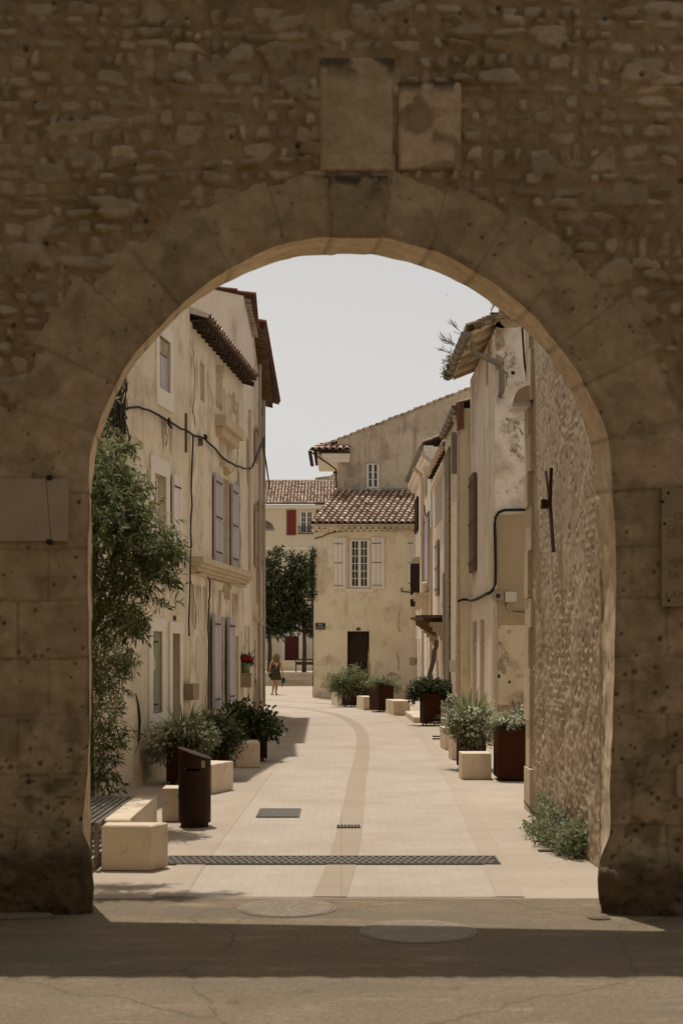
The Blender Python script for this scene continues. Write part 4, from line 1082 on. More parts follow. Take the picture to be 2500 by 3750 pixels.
M['repair'] = surf('plaster_repair', (.70, .60, .45), (.62, .52, .375), 3, [((.50, .41, .29), 3, .55, .72)], None, .3, 40)
M['repair_dark'] = surf('plaster_loss', (.46, .36, .235), (.36, .275, .175), 4, [((.24, .185, .12), 6, .54, .68)], None, .6, 25, dist=.02)
for i, (h, px, py, ra, rz, m) in enumerate(((F1, 660, 2150, .5, .35, 'repair'), (F1, 600, 2760, .9, .35, 'repair_dark'), (F1, 520, 2480, .5, .4, 'repair'), (F2, 720, 1900, .4, .6, 'repair'),
        (F2, 735, 2420, .35, .5, 'repair'), (F2, 870, 1900, .4, .7, 'repair_dark'), (F2, 830, 2165, .5, .12, 'repair_dark'), (F2, 730, 2680, .5, .3, 'repair_dark'),
        (F3, 910, 1700, .6, .7, 'repair_dark'), (F4, 940, 1500, 2.0, .8, 'repair'), (F4, 945, 2150, 2.2, .5, 'repair_dark'), (F4, 940, 2550, 2.5, .4, 'repair_dark'))): blob_patch(h, px, py, ra, rz, M[m], i)
crack(F1, [(520, 2230), (540, 2150), (560, 2110)], 1); crack(F2, [(708, 1290), (712, 1400), (706, 1500), (716, 1570)], 2); crack(F2, [(700, 2130), (716, 2230), (712, 2330)], 3); crack(F2, [(862, 1500), (872, 1620), (866, 1700), (876, 1800)], 4)
crack(F1, [(600, 1560), (612, 1600), (606, 1650)], 5); crack(F1, [(640, 2230), (650, 2150), (646, 2060)], 6)
drips(F2, 697, 888, 2137, 34, 1, M['drip'], .8); drips(F1, 566, 632, 1508, 12, 2, M['drip'], .7); drips(F2, 786, 856, 1572, 10, 3, M['drip'], .6); drips(F1, 545, 660, 2660, 8, 4, M['drip'], .4); drips(F2, 700, 880, 1300, 22, 5, M['drip'], .9)
# ---- cables along the left facades
def on(h, pts, off=.05): return [h.pt(h.at(x, y)[0], off, h.at(x, y)[1]) for x, y in pts]
def cable(label, pts, r, ties=0, m='cable', extra=None):
    t = thing('cable', label, 'cable', pts[0])
    b = MB(); b.tube(pts, r, 6); b.build('strand', M[m], t, True)
    return t
def sag(pts, n=4, amp=.0):
    out = []
    for i in range(len(pts) - 1):
        for k in range(n):
            out.append(tuple(lerp(pts[i][j], pts[i + 1][j], k / n) + random.uniform(-1, 1) * amp for j in range(3)))
    return out + [pts[-1]]
c1 = on(F1, [(395, 1503), (440, 1500), (500, 1488), (545, 1508), (600, 1541), (650, 1570), (692, 1590)]) + on(F2, [(735, 1604), (772, 1640), (800, 1670), (840, 1700), (880, 1714), (893, 1716)])
t = cable('thick twisted cable bundle sagging across the two ochre left houses', sag(c1, 3, .014), .017)
for i in (3, 8):
    b = MB(); c = c1[min(i + (1 if i == 3 else -1), len(c1) - 1)]
    for k in range(6): b.tube([(c[0] + .02, c[1] + random.uniform(-.16, .16), c[2] + random.uniform(-.05, .06)), (c[0] + .05, c[1] + random.uniform(-.2, .2), c[2] + random.uniform(-.10, .06))], .016, 5)
    b.build('junction', M['cable'], t)
b = MB()
for a in (0, 1, 2):
    c = Vector(on(F2, [(712 + a * 6, 1604)])[0]); b.tube([c + Vector((.02, math.cos(w) * .07, math.sin(w) * .07 - .06)) for w in np.linspace(0, 6.28, 12)], .007, 4)
b.build('loop', M['cable'], t)
c2 = on(F3, [(898, 1716), (908, 1712)], .08) + on(F4, [(926, 1600)], .25) + on(F4, [(934, 1650), (944, 1690), (956, 1755), (961, 1790)], .2)
cable('dark cable looping up over a bracket on the farthest left house', c2, .022)
cable('thin dark cable dropping down the joint between the two ochre left houses', sag(on(F1, [(694, 1592), (692, 1750), (689, 1900), (686, 2040), (684, 2180), (681, 2330)]), 3, .010), .013)
cable('thin cable tucked under the stone ledge and down beside the lavender door shutter', sag(on(F2, [(700, 2098), (730, 2104), (756, 2118), (757, 2180), (752, 2240), (755, 2420), (752, 2600)]), 3, .01), .014)
cable('thin wire under the right half of the stone ledge', on(F2, [(757, 2116), (800, 2128), (850, 2138), (886, 2140)]), .012)

# ---- right side houses
RA = House('house', 'right house with a mouldy whitewashed wall facing the arch and a broken zinc gutter', (2.97, 27.6), (6.2, 27.6), 8.10, 4.6, M['mould'], zt1=9.5)
rc = RA.rect(1822, 1886, 1990, 2288); RA.part('render_patch', M['brownrender'], rc[0], rc[1] + 1.0, -.02, .018, rc[2], rc[3])
RA.part('lower_plaster', M['lowplaster'], .06, RA.L, -.02, .010, 0, rc[2] - .004)
RA.part('corner_trim', M['pipe_grey'], .0, .05, -.01, .03, .05, RA.at(1806, 2222)[1])
for l, t_, r_, b_ in ((1822, 2470, 1831, 2483),): 
    q = RA.rect(l, t_, r_, b_); RA.part('vent', M['iron'], q[0], q[1], .0101, .016, q[2], q[3])
q = RA.rect(1861, 2493, 1869, 2503); RA.part('hole_plug', M['rust'], q[0], q[1], .0101, .016, q[2], q[3])
q = RA.rect(1871, 1359, 1884, 1371); RA.part('flue_hole', M['iron'], q[0], q[1], 0, .012, q[2], q[3])
for px in (1891, 1902): 
    b = MB(); c = RA.at(px, 1404); b.tube([RA.pt(c[0], -.01, c[1]), RA.pt(c[0], .04, c[1])], .028, 10); b.build('insulator', M['box_white'], RA.root)
q = RA.rect(1805, 2167, 1841, 2199); mb = RA.part('meter_box', M['box_grey'], q[0], q[1], .018, .12, q[2], q[3])
q2 = inset(q, .03, .03); b = MB(); RA.box(b, q2[0], q2[1], .12, .125, q2[2], q2[3]); b.build('meter_window', M['box_tan'], mb)
b = MB(); RA.box(b, q2[0] + .02, q2[0] + .08, .125, .135, q2[3] - .09, q2[3] - .02); b.build('meter_dial', M['iron'], mb)
q = RA.rect(1847, 2168, 1889, 2205); RA.part('junction_box', M['box_white'], q[0], q[1], .018, .10, q[2], q[3], label='white junction box beside the meter')
RA.finish()
A2 = House('house', None, None or (2.92, 32.28), (2.94, 27.625), 8.0, 2.2, M['white_wall'])
bpy.data.objects.remove(A2.root); A2.root = RA.root
for l, t_, r_, b_ in ((1726, 1400, 1750, 1600),):
    q = A2.rect(l, t_, r_, b_); A2.hole(q, .3)
    A2.plank('shutter', (q[0] + .05, q[1] - .05, q[2] + .02, q[3] - .02), M['old_wood'], -.22, -.17, 4, (.1, .9), False)
q = A2.rect(1730, 1750, 1747, 2090); A2.plank('shutter', q, M['brown_wood'], .02, .09, 4, (.1, .5, .9))
for l, t_, r_, b_ in ((1728, 2275, 1745, 2700), (1756, 2270, 1773, 2700)):
    q = A2.rect(l, t_, r_, b_); q = (q[0], q[1], 0, q[3]); A2.hole(q, .2)
    A2.plank('door', (q[0] + .03, q[1] - .03, .03, q[3] - .03), M['old_wood'], -.10, -.03, 5, (.15, .8), False)
A2.part('flat_pilaster', M['cream'], A2.L - .55, A2.L - .01, -.05, .03, 0, 7.6)
A2.finish()
tiles(RA.root, (2.46, 32.4, 8.12), (2.46, 27.45, 8.12), (6.3, 32.4, 9.75), (6.3, 27.45, 9.75), .22, .36, M['tile'], seed=8)
b = MB(); b.add([(2.50, 32.3, 8.02), (2.50, 27.55, 8.02), (3.3, 27.55, 8.34), (3.3, 32.3, 8.34), (2.50, 32.3, 8.05), (2.50, 27.55, 8.05), (3.3, 27.55, 8.37), (3.3, 32.3, 8.37)],
      [(3, 2, 1, 0), (4, 5, 6, 7), (0, 1, 5, 4), (1, 2, 6, 5), (2, 3, 7, 6), (3, 0, 4, 7)]); b.build('soffit', M['lowplaster'], RA.root)
for k in range(5):
    b = MB(); y = lerp(27.9, 32.0, k / 4); b.tint = random.random()
    b.hexa([(2.52, y - .04, 7.95), (3.0, y - .04, 8.14), (3.0, y + .04, 8.14), (2.52, y + .04, 7.95), (2.52, y - .04, 8.03), (3.0, y - .04, 8.23), (3.0, y + .04, 8.23), (2.52, y + .04, 8.03)]); b.build('rafter', M['old_wood'], RA.root)
b = MB(); rr = random.Random(9)
for k in range(110):
    t_ = k / 109; x = lerp(2.60, 5.8, t_); z = lerp(8.20, 9.56, t_) - rr.uniform(0, .10); w = rr.uniform(.03, .09)
    b.tint = rr.random()
    b.hexa([(x + sx * w + rr.uniform(-.02, .02), yy + rr.uniform(-.03, .03), z + sz * rr.uniform(.02, .06)) for sz in (-1, 1) for sx, yy in ((-1, 27.42), (1, 27.42), (1, 27.75), (-1, 27.75))])
b.build('verge', M['verge'], RA.root)
gutter(RA.root, (2.42, 27.5, 8.03), (2.42, 32.4, 8.12), .10, M['zinc'])
def px3(pts, D): return [P(x, y, D if not isinstance(D, (list, tuple)) else D[i]) for i, (x, y) in enumerate(pts)]
b = MB(); b.tube(px3([(1731, 1250), (1731, 1282), (1740, 1294), (1815, 1327), (1830, 1337), (1837, 1356), (1836, 1437), (1828, 1455)], 27.45), .055, 10)
b.build('downpipe', M['zinc'], RA.root, True)
# conduit on the mouldy wall
cable('black conduit bending round the brown render patch on the mouldy wall', px3([(1960, 1866), (1900, 1867), (1845, 1868), (1826, 1876), (1814, 1894), (1811, 1920), (1813, 2000), (1814, 2080), (1813, 2140), (1804, 2160), (1792, 2172)], 27.52) +
      on(A2, [(1790, 2175), (1775, 2184), (1750, 2196), (1732, 2200)]) + px3([(1710, 2196), (1692, 2196), (1675, 2202)], [32.2, 32.2, 32.2]), .030)
cable('thin pale wire hanging from the white junction box to the corner stones', px3([(1858, 2206), (1852, 2222), (1870, 2240), (1940, 2262)], 27.5), .009, m='pipe_grey')
cable('thin black wire hanging from the white junction box', px3([(1852, 2206), (1850, 2222), (1866, 2238), (1895, 2241), (1945, 2241)], 27.51), .011)
cable('thin black wire running down the corner above the quarter round lamp', px3([(1911, 1190), (1915, 1260), (1921, 1340), (1935, 1420)], 16.72), .012)

RB = House('house', 'narrow tan right house with a grey slatted shutter standing open under its gutter', (2.68, 36.8), (2.73, 32.3), 7.36, 3.2, M['cream'])
b = MB(); b.box(gx(1676, 32.24), gx(1698, 32.24), 32.24, 32.6, gz(1570, 32.24), gz(1470, 32.24)); b.build('brick_patch', M['brick'], RB.root)
RB.part('end_trim', M['trimw'], RB.L - .05, RB.L, .001, .03, 0, 7.2)
RB.finish()
b = MB()      # grey louvred leaf, open square to the wall
x0, z1 = gx(1652, 33.2), gz(1582, 33.2); x1, z0 = gx(1679, 33.2), gz(1735, 33.2)
for k in range(6):
    xa = lerp(x0, x1, k / 6); b.box(xa + .004, xa + (x1 - x0) / 6 - .004, 33.2, 33.235 + .006 * (k % 2), z0, z1)
b.box(x0, x1, 33.236, 33.26, z0, z1); b.build('shutter', M['box_grey'], RB.root, label='grey slatted shutter standing open square to the wall')
gutter(RB.root, (2.60, 32.35, 7.43), (2.60, 36.7, 7.40), .09, M['zinc'])
tiles(RB.root, (2.66, 36.7, 7.45), (2.66, 32.3, 7.45), (5.8, 36.7, 8.6), (5.8, 32.3, 8.6), .22, .36, M['tile'], seed=9)
b = MB(); b.tube(px3([(1666, 1520), (1667, 1538), (1682, 1568), (1683, 1590), (1681, 2000), (1678, 2300), (1676, 2560), (1676, 2640)], 32.5), .062, 10); b.build('downpipe', M['pipe_cream'], RB.root, True)
for y in (1585, 2062, 2330, 2392):
    b = MB(); c = P(1681 - (y - 1585) * .005, y, 32.5); b.tube([(c[0], c[1], c[2] - .03), (c[0], c[1], c[2] + .03)], .072, 10); b.build('pipe_collar', M['pipe_cream'], RB.root, True)
x0, x1, z0, z1 = gx(1646, 32.9), gx(1670, 32.9), gz(2462, 32.9), gz(2418, 32.9)
b = MB(); b.box(x0, x1, 32.9, 33.0, z0, z1); b.box(x1 - .01, 2.74, 32.92, 32.98, z0 + .05, z1 - .05); b.build('meter_box', M['box_white'], RB.root, label='white metal box at chest height')

RC = House('house', 'pinkish right house with a barred concrete vent and a broken wooden door canopy', (2.80, 44.0), (2.76, 36.82), 7.15, 3.5, M['pink'])
q = RC.rect(1592, 1790, 1618, 1900); RC.hole(q, .12)
RC.part('vent_shadow', M['iron'], q[0] + .01, q[1] - .01, -.118, -.105, q[2] + .01, q[3] - .01)  # dark sheet in place of the shade inside the vent
for k in range(8):
    a = lerp(q[0], q[1], (k + .5) / 8); RC.part('vent_bar', M['trimw'], a - .06, a + .06, -.10, .01, q[2], q[3])
RC.part('ledge', M['trimw'], RC.at(1586, 1800)[0], RC.at(1636, 1800)[0], -.02, .12, q[3] + .02, q[3] + .16)
q = RC.rect(1632, 1715, 1650, 1780); RC.hole(q, .1)
for k in range(4):
    a = lerp(q[0], q[1], (k + .5) / 4); RC.part('vent_bar', M['trimw'], a - .07, a + .07, -.08, .01, q[2], q[3])
q = RC.rect(1601, 1985, 1609, 2180); RC.plank('shutter', q, M['box_grey'], .02, .07, 3, (.12, .5, .9))
RC.part('rough_pier', M['verge'], RC.at(1640, 2000)[0], RC.at(1657, 2000)[0], -.02, .10, 0, 6.9)
q = RC.rect(1616, 2340, 1632, 2600); q = (q[0], q[1], 0, q[3]); RC.hole(q, .2); RC.plank('door', (q[0] + .02, q[1] - .02, .02, q[3] - .02), M['pink'], -.16, -.1, 3, (.4,), False)
RC.finish()
# weathering on the right and the end house
for i, (h, px, py, ra, rz, m) in enumerate(((RA, 1815, 1215, .16, .30, 'repair_dark'), (RA, 1815, 1320, .10, .22, 'repair_dark'), (RA, 1850, 1170, .45, .12, 'repair_dark'), (RA, 1890, 2590, .5, .12, 'repair_dark'), (RA, 1835, 2440, .07, .16, 'repair_dark'),
        (A2, 1790, 1330, .4, .5, 'repair_dark'), (A2, 1770, 2590, .8, .25, 'repair_dark'), (RC, 1625, 2150, .8, .5, 'repair'), (RC, 1600, 2450, .6, .5, 'repair_dark'))): blob_patch(h, px, py, ra, rz, M[m], i + 40, .0125 if h is RA else .0045)
crack(RA, [(1850, 1290), (1842, 1340), (1856, 1390), (1846, 1440)], 11, .012); crack(RA, [(1880, 1560), (1905, 1575), (1925, 1600)], 12, .01); crack(RA, [(1830, 2360), (1850, 2380), (1856, 2420), (1850, 2470)], 13, .012)
drips(A2, 1752, 1800, 1260, 14, 7, M['drip'], 1.2); drips(A2, 1728, 1748, 2095, 8, 8, M['drip'], .9)
# canopy over the door
b = MB(); z = gz(2262, 38); rr = random.Random(3)
for k in range(9):
    b.tint = rr.random(); y = lerp(37.2, 41.5, k / 8); b.box(2.05 + rr.uniform(-.1, .1), 2.75, y - .2, y + .18, z - .02 + rr.uniform(-.02, .02), z + .03 + rr.uniform(0, .03))
for y in (37.3, 41.3): b.hexa([(2.15, y - .07, z - .14), (2.75, y - .07, z - .5), (2.75, y + .07, z - .5), (2.15, y + .07, z - .14), (2.15, y - .07, z - .02), (2.75, y - .07, z - .02), (2.75, y + .07, z - .02), (2.15, y + .07, z - .02)])
b.build('door_canopy', M['brown_wood'], RC.root)
for y in (37.1, 41.6):
    b = MB(); z_ = z - .14
    for k in range(5): b.box(2.30 + .09 * k, 2.78, y - .16, y + .16, z_ - .12 * (k + 1), z_ - .12 * k - .003)
    b.build('corbel', M['stone'], RC.root)
b = MB(); b.lathe(P(1630, 2232, 37.3), [(.05, 0), (.09, .05), (.105, .16), (.09, .24)], 12); b.tube([P(1630, 2232, 37.3), P(1640, 2246, 37.3)], .02, 6); b.build('lamp_bell', M['box_white'], RC.root)
gutter(RC.root, (2.62, 36.9, 7.16), (2.62, 43.0, 7.20), .09, M['pipe_cream'])
tiles(RC.root, (2.66, 44, 7.22), (2.66, 36.8, 7.22), (5.8, 44, 8.5), (5.8, 36.8, 8.5), .22, .36, M['tile'], seed=10)
rafters(RC, .3, RC.L - .2, 7.08, .16, 9, .1)
for px, y0_, y1_ in ((1664, 1740, 2600), (1657, 2100, 2600)):
    b = MB(); c0 = P(px, y0_, 36.7); b.tube([(2.70 if px > 1660 else 2.64, 36.7, c0[2]), (2.70 if px > 1660 else 2.64, 36.7, .1)], .035, 8); b.build('downpipe', M['pipe_grey'], RC.root, True)

RD = House('house', 'farthest right house with a dark shutter standing open and stone balcony brackets', (2.82, 54.6), (2.80, 44.02), 8.15, 4, M['white_wall'])
q = RD.rect(1524, 1835, 1533, 1942); RD.plank('shutter', q, M['dark_wood'], .02, .08, 3, (.1, .9))
q = RD.rect(1555, 1740, 1563, 1815); RD.plank('shutter', q, M['white_paint'], .02, .10, 3, (.1, .9))
q = RD.rect(1557, 1900, 1573, 2150); RD.plank('shutter', q, M['lav'], .03, .09, 4, (.1, .9))
for l, r_ in ((1522, 1527), (1533, 1545)):
    q = RD.rect(l, 2340, r_, 2560); q = (q[0], q[1], 0, q[3]); RD.hole(q, .2); RD.plank('door', (q[0] + .02, q[1] - .02, .02, q[3] - .02), M['brown_wood'], -.15, -.1, 3, (.3,), False)
RD.finish()
D = 49.5; x0, x1, z0, z1 = gx(1502, D), gx(1537, D), gz(2222, D), gz(2063, D)
b = MB()
for k in range(4): b.box(lerp(x0, x1, k / 4) + .004, lerp(x0, x1, (k + 1) / 4) - .004, D, D + .04, z0, z1)
b.box(x0 + .02, x1 - .02, D + .02, D + .045, z0 + .02, z1 - .02)
for z in (.12, .5, .88): b.box(x0, x1, D + .046, D + .06, lerp(z0, z1, z) - .05, lerp(z0, z1, z) + .05)
b.build('shutter', M['dark_wood'], RD.root, label='very dark shutter standing open square to the wall')
for D, pxl, py in ((47.2, 1512, 2180), (45.4, 1533, 2172)):
    b = MB(); z = gz(py, D)
    for o_, h0, h1 in ((.50, .0, .12), (.40, .12, .2), (.34, .2, .5), (.22, .5, .75)):
        b.box(2.80 - o_, 2.84, D - .22, D + .22, z - h1 + .003, z - h0)
    b.build('balcony_bracket', M['stone'], RD.root)
b = MB(); b.lathe(P(1558, 2170, 45.4), [(.10, 0), (.15, .1), (.12, .22), (.17, .3), (.08, .34)], 12); b.build('urn', M['stone'], RD.root)
gutter(RD.root, (2.52, 44.3, 8.20), (2.52, 54.3, 8.35), .10, M['zinc'])
tiles(RD.root, (2.55, 54.6, 8.28), (2.55, 44.1, 8.28), (6.2, 54.6, 9.7), (6.2, 44.1, 9.7), .24, .36, M['tile'], seed=12)
b = MB(); b.box(2.55, 2.85, 44.1, 54.5, 8.02, 8.20); b.box(2.66, 2.86, 44.1, 54.5, 7.86, 8.017); b.build('cornice', M['trimw'], RD.root)
for (pts, D, m) in (([(1547, 1655), (1548, 1665), (1581, 1690), (1584, 1705), (1584, 1925)], 43.9, 'pipe_grey'), ([(1580, 1930), (1579, 2100), (1577, 2560)], 43.92, 'pipe_cream'), ([(1514, 1715), (1540, 1740), (1545, 1760), (1545, 2590)], 46.5, 'pipe_cream')):
    b = MB(); b.tube(px3(pts, D), .07, 10); b.build('downpipe', M[m], RD.root, True)
q = RD.at(1500, 2420); D = 53; b = MB(); b.box(gx(1499, D), gx(1518, D), D, D + .1, gz(2438, D), gz(2408, D)); b.box(gx(1515, D), 2.83, D + .02, D + .08, gz(2435, D), gz(2411, D)); b.build('meter_box', M['box_tan'], RD.root)
cable('dark wire strung between pipes on the farthest right house', px3([(1554, 1850), (1556, 1885), (1560, 1893), (1576, 1866)], 45.2), .02)
# loose grey cable cover strip leaning against the pink house
t = thing('drain_strip', 'bent grey ribbed strip leaning against the pinkish right house', 'metal strip', P(1560, 2600, 37.5))
b = MB(); D = 37.4; pts = [(1597, 2345), (1596, 2368), (1590, 2384), (1588, 2398), (1586, 2420), (1576, 2456), (1570, 2485)]
V = []
for (x, y) in pts: V += [P(x - 8, y, D), P(x + 9, y, D), P(x + 9, y, D + .04), P(x - 8, y, D + .04)]
F = []
for i in range(len(pts) - 1):
    for k in range(4): F.append((4 * i + k, 4 * i + (k + 1) % 4, 4 * i + 4 + (k + 1) % 4, 4 * i + 4 + k))
F += [(0, 1, 2, 3), tuple(4 * (len(pts) - 1) + k for k in (3, 2, 1, 0))]
b.add(V, F); b.tube([P(1570, 2485, D + .02), P(1568, 2600, D + .02)], .04, 6); b.build('strip', M['slat'], t)

# doorstep by the pink house
b = MB(); b.bevprism([(1.77, 39.6), (1.83, 36.2), (2.66, 35.4), (2.78, 35.4), (2.78, 39.6)], 0, .16, .02)
tag(b.build('doorstep', M['concrete'], None, origin=(2.2, 37.5, 0)), 'low stone doorstep slab in front of the pinkish right house', 'doorstep')
b = MB(); b.box(2.42, 2.74, 36.1, 36.5, .16, .36); b.box(2.40, 2.76, 36.08, 36.52, .36, .39); tag(b.build('stone_box', M['stone'], None, origin=(2.6, 36.3, .16)), 'small stone box standing on the doorstep slab', 'stone')

# wall lamps: quarter-round hoods
def wall_lamp(x, y, z, w, hgt, dep, sgn, label):
    """hood fixed to a wall facing sgn*X; dep = how far it sticks out"""
    t = thing('wall_lamp', label, 'wall lamp', (x, y, z), 'quarter-round wall lamps'); b = MB(); n = 10; V = []
    for yy in (y - w / 2, y + w / 2):
        V.append((x, yy, z))
        for k in range(n + 1):
            a = math.pi / 2 * k / n; V.append((x + sgn * dep * math.cos(a), yy, z + hgt * math.sin(a)))
    m_ = n + 2; F = [tuple(range(m_)), tuple(range(m_, 2 * m_))[::-1]] + [(1 + k, 2 + k, m_ + 2 + k, m_ + 1 + k) for k in range(n)] + [(0, 1, m_ + 1, m_)]
    b.add(V, F); b.build('hood', M['hood'], t)
    b = MB(); b.box(min(x, x + sgn * dep * 1.06), max(x, x + sgn * dep * 1.06), y - w / 2 - .01, y + w / 2 + .01, z - .045, z - .002); b.build('rim', M['box_white'], t)
    return t
wall_lamp(SX - .03, 16.62, 4.74, .42, .20, .20, -1, 'large quarter round lamp hood on the corner of the right rubble wall')
wall_lamp(F4.pt(F4.L - 1.2, 0, 0)[0], F4.pt(F4.L - 1.2, 0, 0)[1], gz(1940, 40.5), .4, .24, .34, 1, 'quarter round lamp hood high on the farthest left house')
wall_lamp(2.80, 50.2, gz(2060, 50), .3, .22, .36, -1, 'quarter round lamp hood above the dark open shutter on the right')
# ------------------------------------------------------------------ the house at the end of the street
HC = House('house', 'cream house with white shutters and a street name plate closing the end of the street', (-1.07, 54.7), (2.81, 54.7), 6.50, 3.0, M['cream'])
wq = HC.rect(1275, 1973, 1357, 2156); HC.hole(wq, .14); HC.window(inset(wq, .02, .02), -.05, M['white_paint'], 2, 6, .07)
HC.plank('shutter', HC.rect(1222, 1969, 1266, 2159), M['white_paint'], .02, .06, 3, (.07, .51, .88))
HC.plank('shutter', HC.rect(1360, 1968, 1408, 2157), M['white_paint'], .02, .06, 3, (.07, .51, .88))
s0, s1, z0, z1 = wq; HC.part('sill', M['trimw'], s0 - .12, s1 + .12, -.02, .07, z0 - .12, z0 - .002)
HC.part('sill_apron', M['cream'], s0 - .2, s1 + .25, -.02, .03, z0 - .32, z0 - .122)
HC.part('window_frame', M['ochre'], s0 - .13, s0 - .003, -.02, .018, z0 - .001, z1 + .1); HC.part('window_frame', M['ochre'], s1 + .003, s1 + .06, -.02, .018, z0 - .001, z1 + .1)
q = HC.rect(1491, 1968, 1519, 2155); HC.plank('shutter', q, M['white_paint'], .02, .06, 3, (.1, .5, .88))
dq = HC.rect(1271, 2312, 1352, 2600); dq = (dq[0], dq[1], 0, dq[3]); HC.hole(dq, .35)
HC.plank('door', (dq[0] + .02, dq[1] - .01, .03, dq[3] - .02), M['dark_wood'], -.33, -.27, 5, (.08, .45, .92), False)
b = MB(); c = HC.at(1326, 2388); b.tube([HC.pt(c[0], -.27, c[1]), HC.pt(c[0], -.22, c[1])], .05, 10); b.build('door_knocker', M['iron'], HC.root)
# fallen plaster patches near the ground
def patch(h, pxs, off, m, name='plaster_patch'):
    b = MB(); V = [h.pt(h.at(x, y)[0], off, h.at(x, y)[1]) for x, y in pxs]; b.add(V, [tuple(range(len(V)))[::-1]]); return b.build(name, m, h.root)
patch(HC, [(1170, 2518), (1180, 2500), (1190, 2490), (1200, 2462), (1210, 2464), (1207, 2480), (1198, 2492), (1206, 2506), (1212, 2520), (1190, 2521)], .006, M['grey_wall'])
patch(HC, [(1416, 2470), (1432, 2462), (1452, 2466), (1470, 2478), (1466, 2488), (1452, 2490), (1456, 2500), (1440, 2506), (1424, 2496), (1430, 2484)], .006, M['grey_wall'])
patch(HC, [(1440, 2512), (1452, 2500), (1468, 2520), (1482, 2524), (1486, 2548), (1440, 2548)], .006, M['lowplaster'])
patch(HC, [(1149, 2556), (1149, 2530), (1160, 2528), (1180, 2536), (1200, 2533), (1240, 2542), (1300, 2540), (1300, 2556)], .007, M['lowplaster'])
for i, (px, py, ra, rz, m) in enumerate(((1190, 2120, .25, .5, 'repair'), (1450, 2250, .4, .5, 'repair'), (1185, 2040, .16, .3, 'repair'), (1205, 2420, .32, .26, 'repair'), (1440, 2535, .5, .12, 'repair_dark'), (1350, 2440, .05, .5, 'repair_dark'))): blob_patch(HC, px, py, ra, rz, M[m], i + 70)
crack(HC, [(1462, 2245), (1460, 2290), (1463, 2320)], 21, .012); crack(HC, [(1458, 2380), (1456, 2430), (1459, 2460)], 22, .012); drips(HC, 1275, 1360, 2190, 5, 23, M['repair'], .35)
HC.finish()
HZ0 = 6.50
# scalloped double cornice and gutter strip
b = MB(); n = 17
for row, (zz, out) in enumerate(((6.38, .10), (6.50, .20))):
    for k in range(n + 1):
        x = lerp(-1.07, 2.81, k / n) + (.11 if row else 0); V = []; seg = 6; rad = .105
        if x > 2.8: continue
        for yy in (54.7 - out, 54.7):
            for j in range(seg + 1):
                a = math.pi + math.pi * j / seg; V.append((x + rad * math.cos(a), yy, zz + .10 + rad * math.sin(a)))
        m_ = seg + 1; b.add(V, [tuple(range(m_))[::-1]] + [(j, j + 1, m_ + j + 1, m_ + j) for j in range(seg)])
    b.box(-1.12, 2.80, 54.7 - out - .015, 54.7, zz + .085, zz + .115)
b.build('cornice', M['ochre'], HC.root)
b = MB(); b.box(-1.20, 2.80, 54.34, 54.40, 6.615, 6.66); b.build('gutter', M['pipe_grey'], HC.root)
tiles(HC.root, (-1.20, 54.38, 6.70), (2.90, 54.38, 6.70), (-.25, 57.68, 8.32), (3.85, 57.68, 8.32), .245, .27, M['tile'], seed=14)
b = MB(); b.add([(-1.20, 54.4, 6.62), (2.9, 54.4, 6.62), (2.9, 57.7, 8.2), (-.25, 57.7, 8.2), (-.25, 57.7, 6.5), (-1.07, 57.7, 6.5)], [(0, 1, 2, 3)]); b.build('roof_deck', M['tile_under'], HC.root)
cable('thin cable looping across the cream end house above its window', [P(x, y, 54.62) for x, y in ((1150, 1972), (1180, 1965), (1200, 1955), (1225, 1948), (1260, 1944), (1400, 1943), (1515, 1940))], .022)
cable('second thin cable under the eaves at the left corner of the cream end house', [P(x, y, 54.63) for x, y in ((1152, 1948), (1190, 1936), (1235, 1947), (1245, 1946))], .018)
b = MB(); c = HC.at(1472, 2164); b.tube([HC.pt(c[0], .02, c[1] + .12), HC.pt(c[0] - .05, .08, c[1]), HC.pt(c[0], .06, c[1] - .03), HC.pt(c[0] + .35, .04, c[1] - .06)], .02, 6); b.build('bracket', M['rust'], HC.root)
# signs
t = thing('street_sign', 'dark enamel street name plate reading RUE on the left corner of the cream house', 'sign', P(1173, 2306, 54.68))
b = MB(); x0, z1, x1, z0 = gx(1155, 54.7), gz(2282, 54.7), gx(1191, 54.7), gz(2306, 54.7)
b.box(x0, x1, 54.66, 54.69, z0, z1); b.build('rim', M['enamel_rim'], t)
b = MB(); b.box(x0 + .02, x1 - .02, 54.652, 54.662, z0 + .02, z1 - .02); b.build('plate', M['enamel'], t)
text_mesh('RUE', .095, M['letter_w'], t, ((x0 + x1) / 2, 54.65, lerp(z0, z1, .69)), align='CENTER')
text_mesh('PIERRE NEVEUX', .075, M['letter_w'], t, ((x0 + x1) / 2, 54.65, lerp(z0, z1, .29)), sx=.56, align='CENTER')
t = thing('number_plate', 'small dark enamel plate with the number 1 above the brown door', 'sign', P(1311, 2309, 54.68))
b = MB(); x0, z1, x1, z0 = gx(1304, 54.7), gz(2299, 54.7), gx(1319, 54.7), gz(2309, 54.7)
b.box(x0, x1, 54.67, 54.69, z0, z1); b.build('rim', M['enamel_rim'], t)
b = MB(); b.box(x0 + .02, x1 - .02, 54.664, 54.672, z0 + .015, z1 - .015); b.build('plate', M['enamel'], t)
text_mesh('1', .085, M['letter_w'], t, ((x0 + x1) / 2, 54.662, (z0 + z1) / 2), align='CENTER')

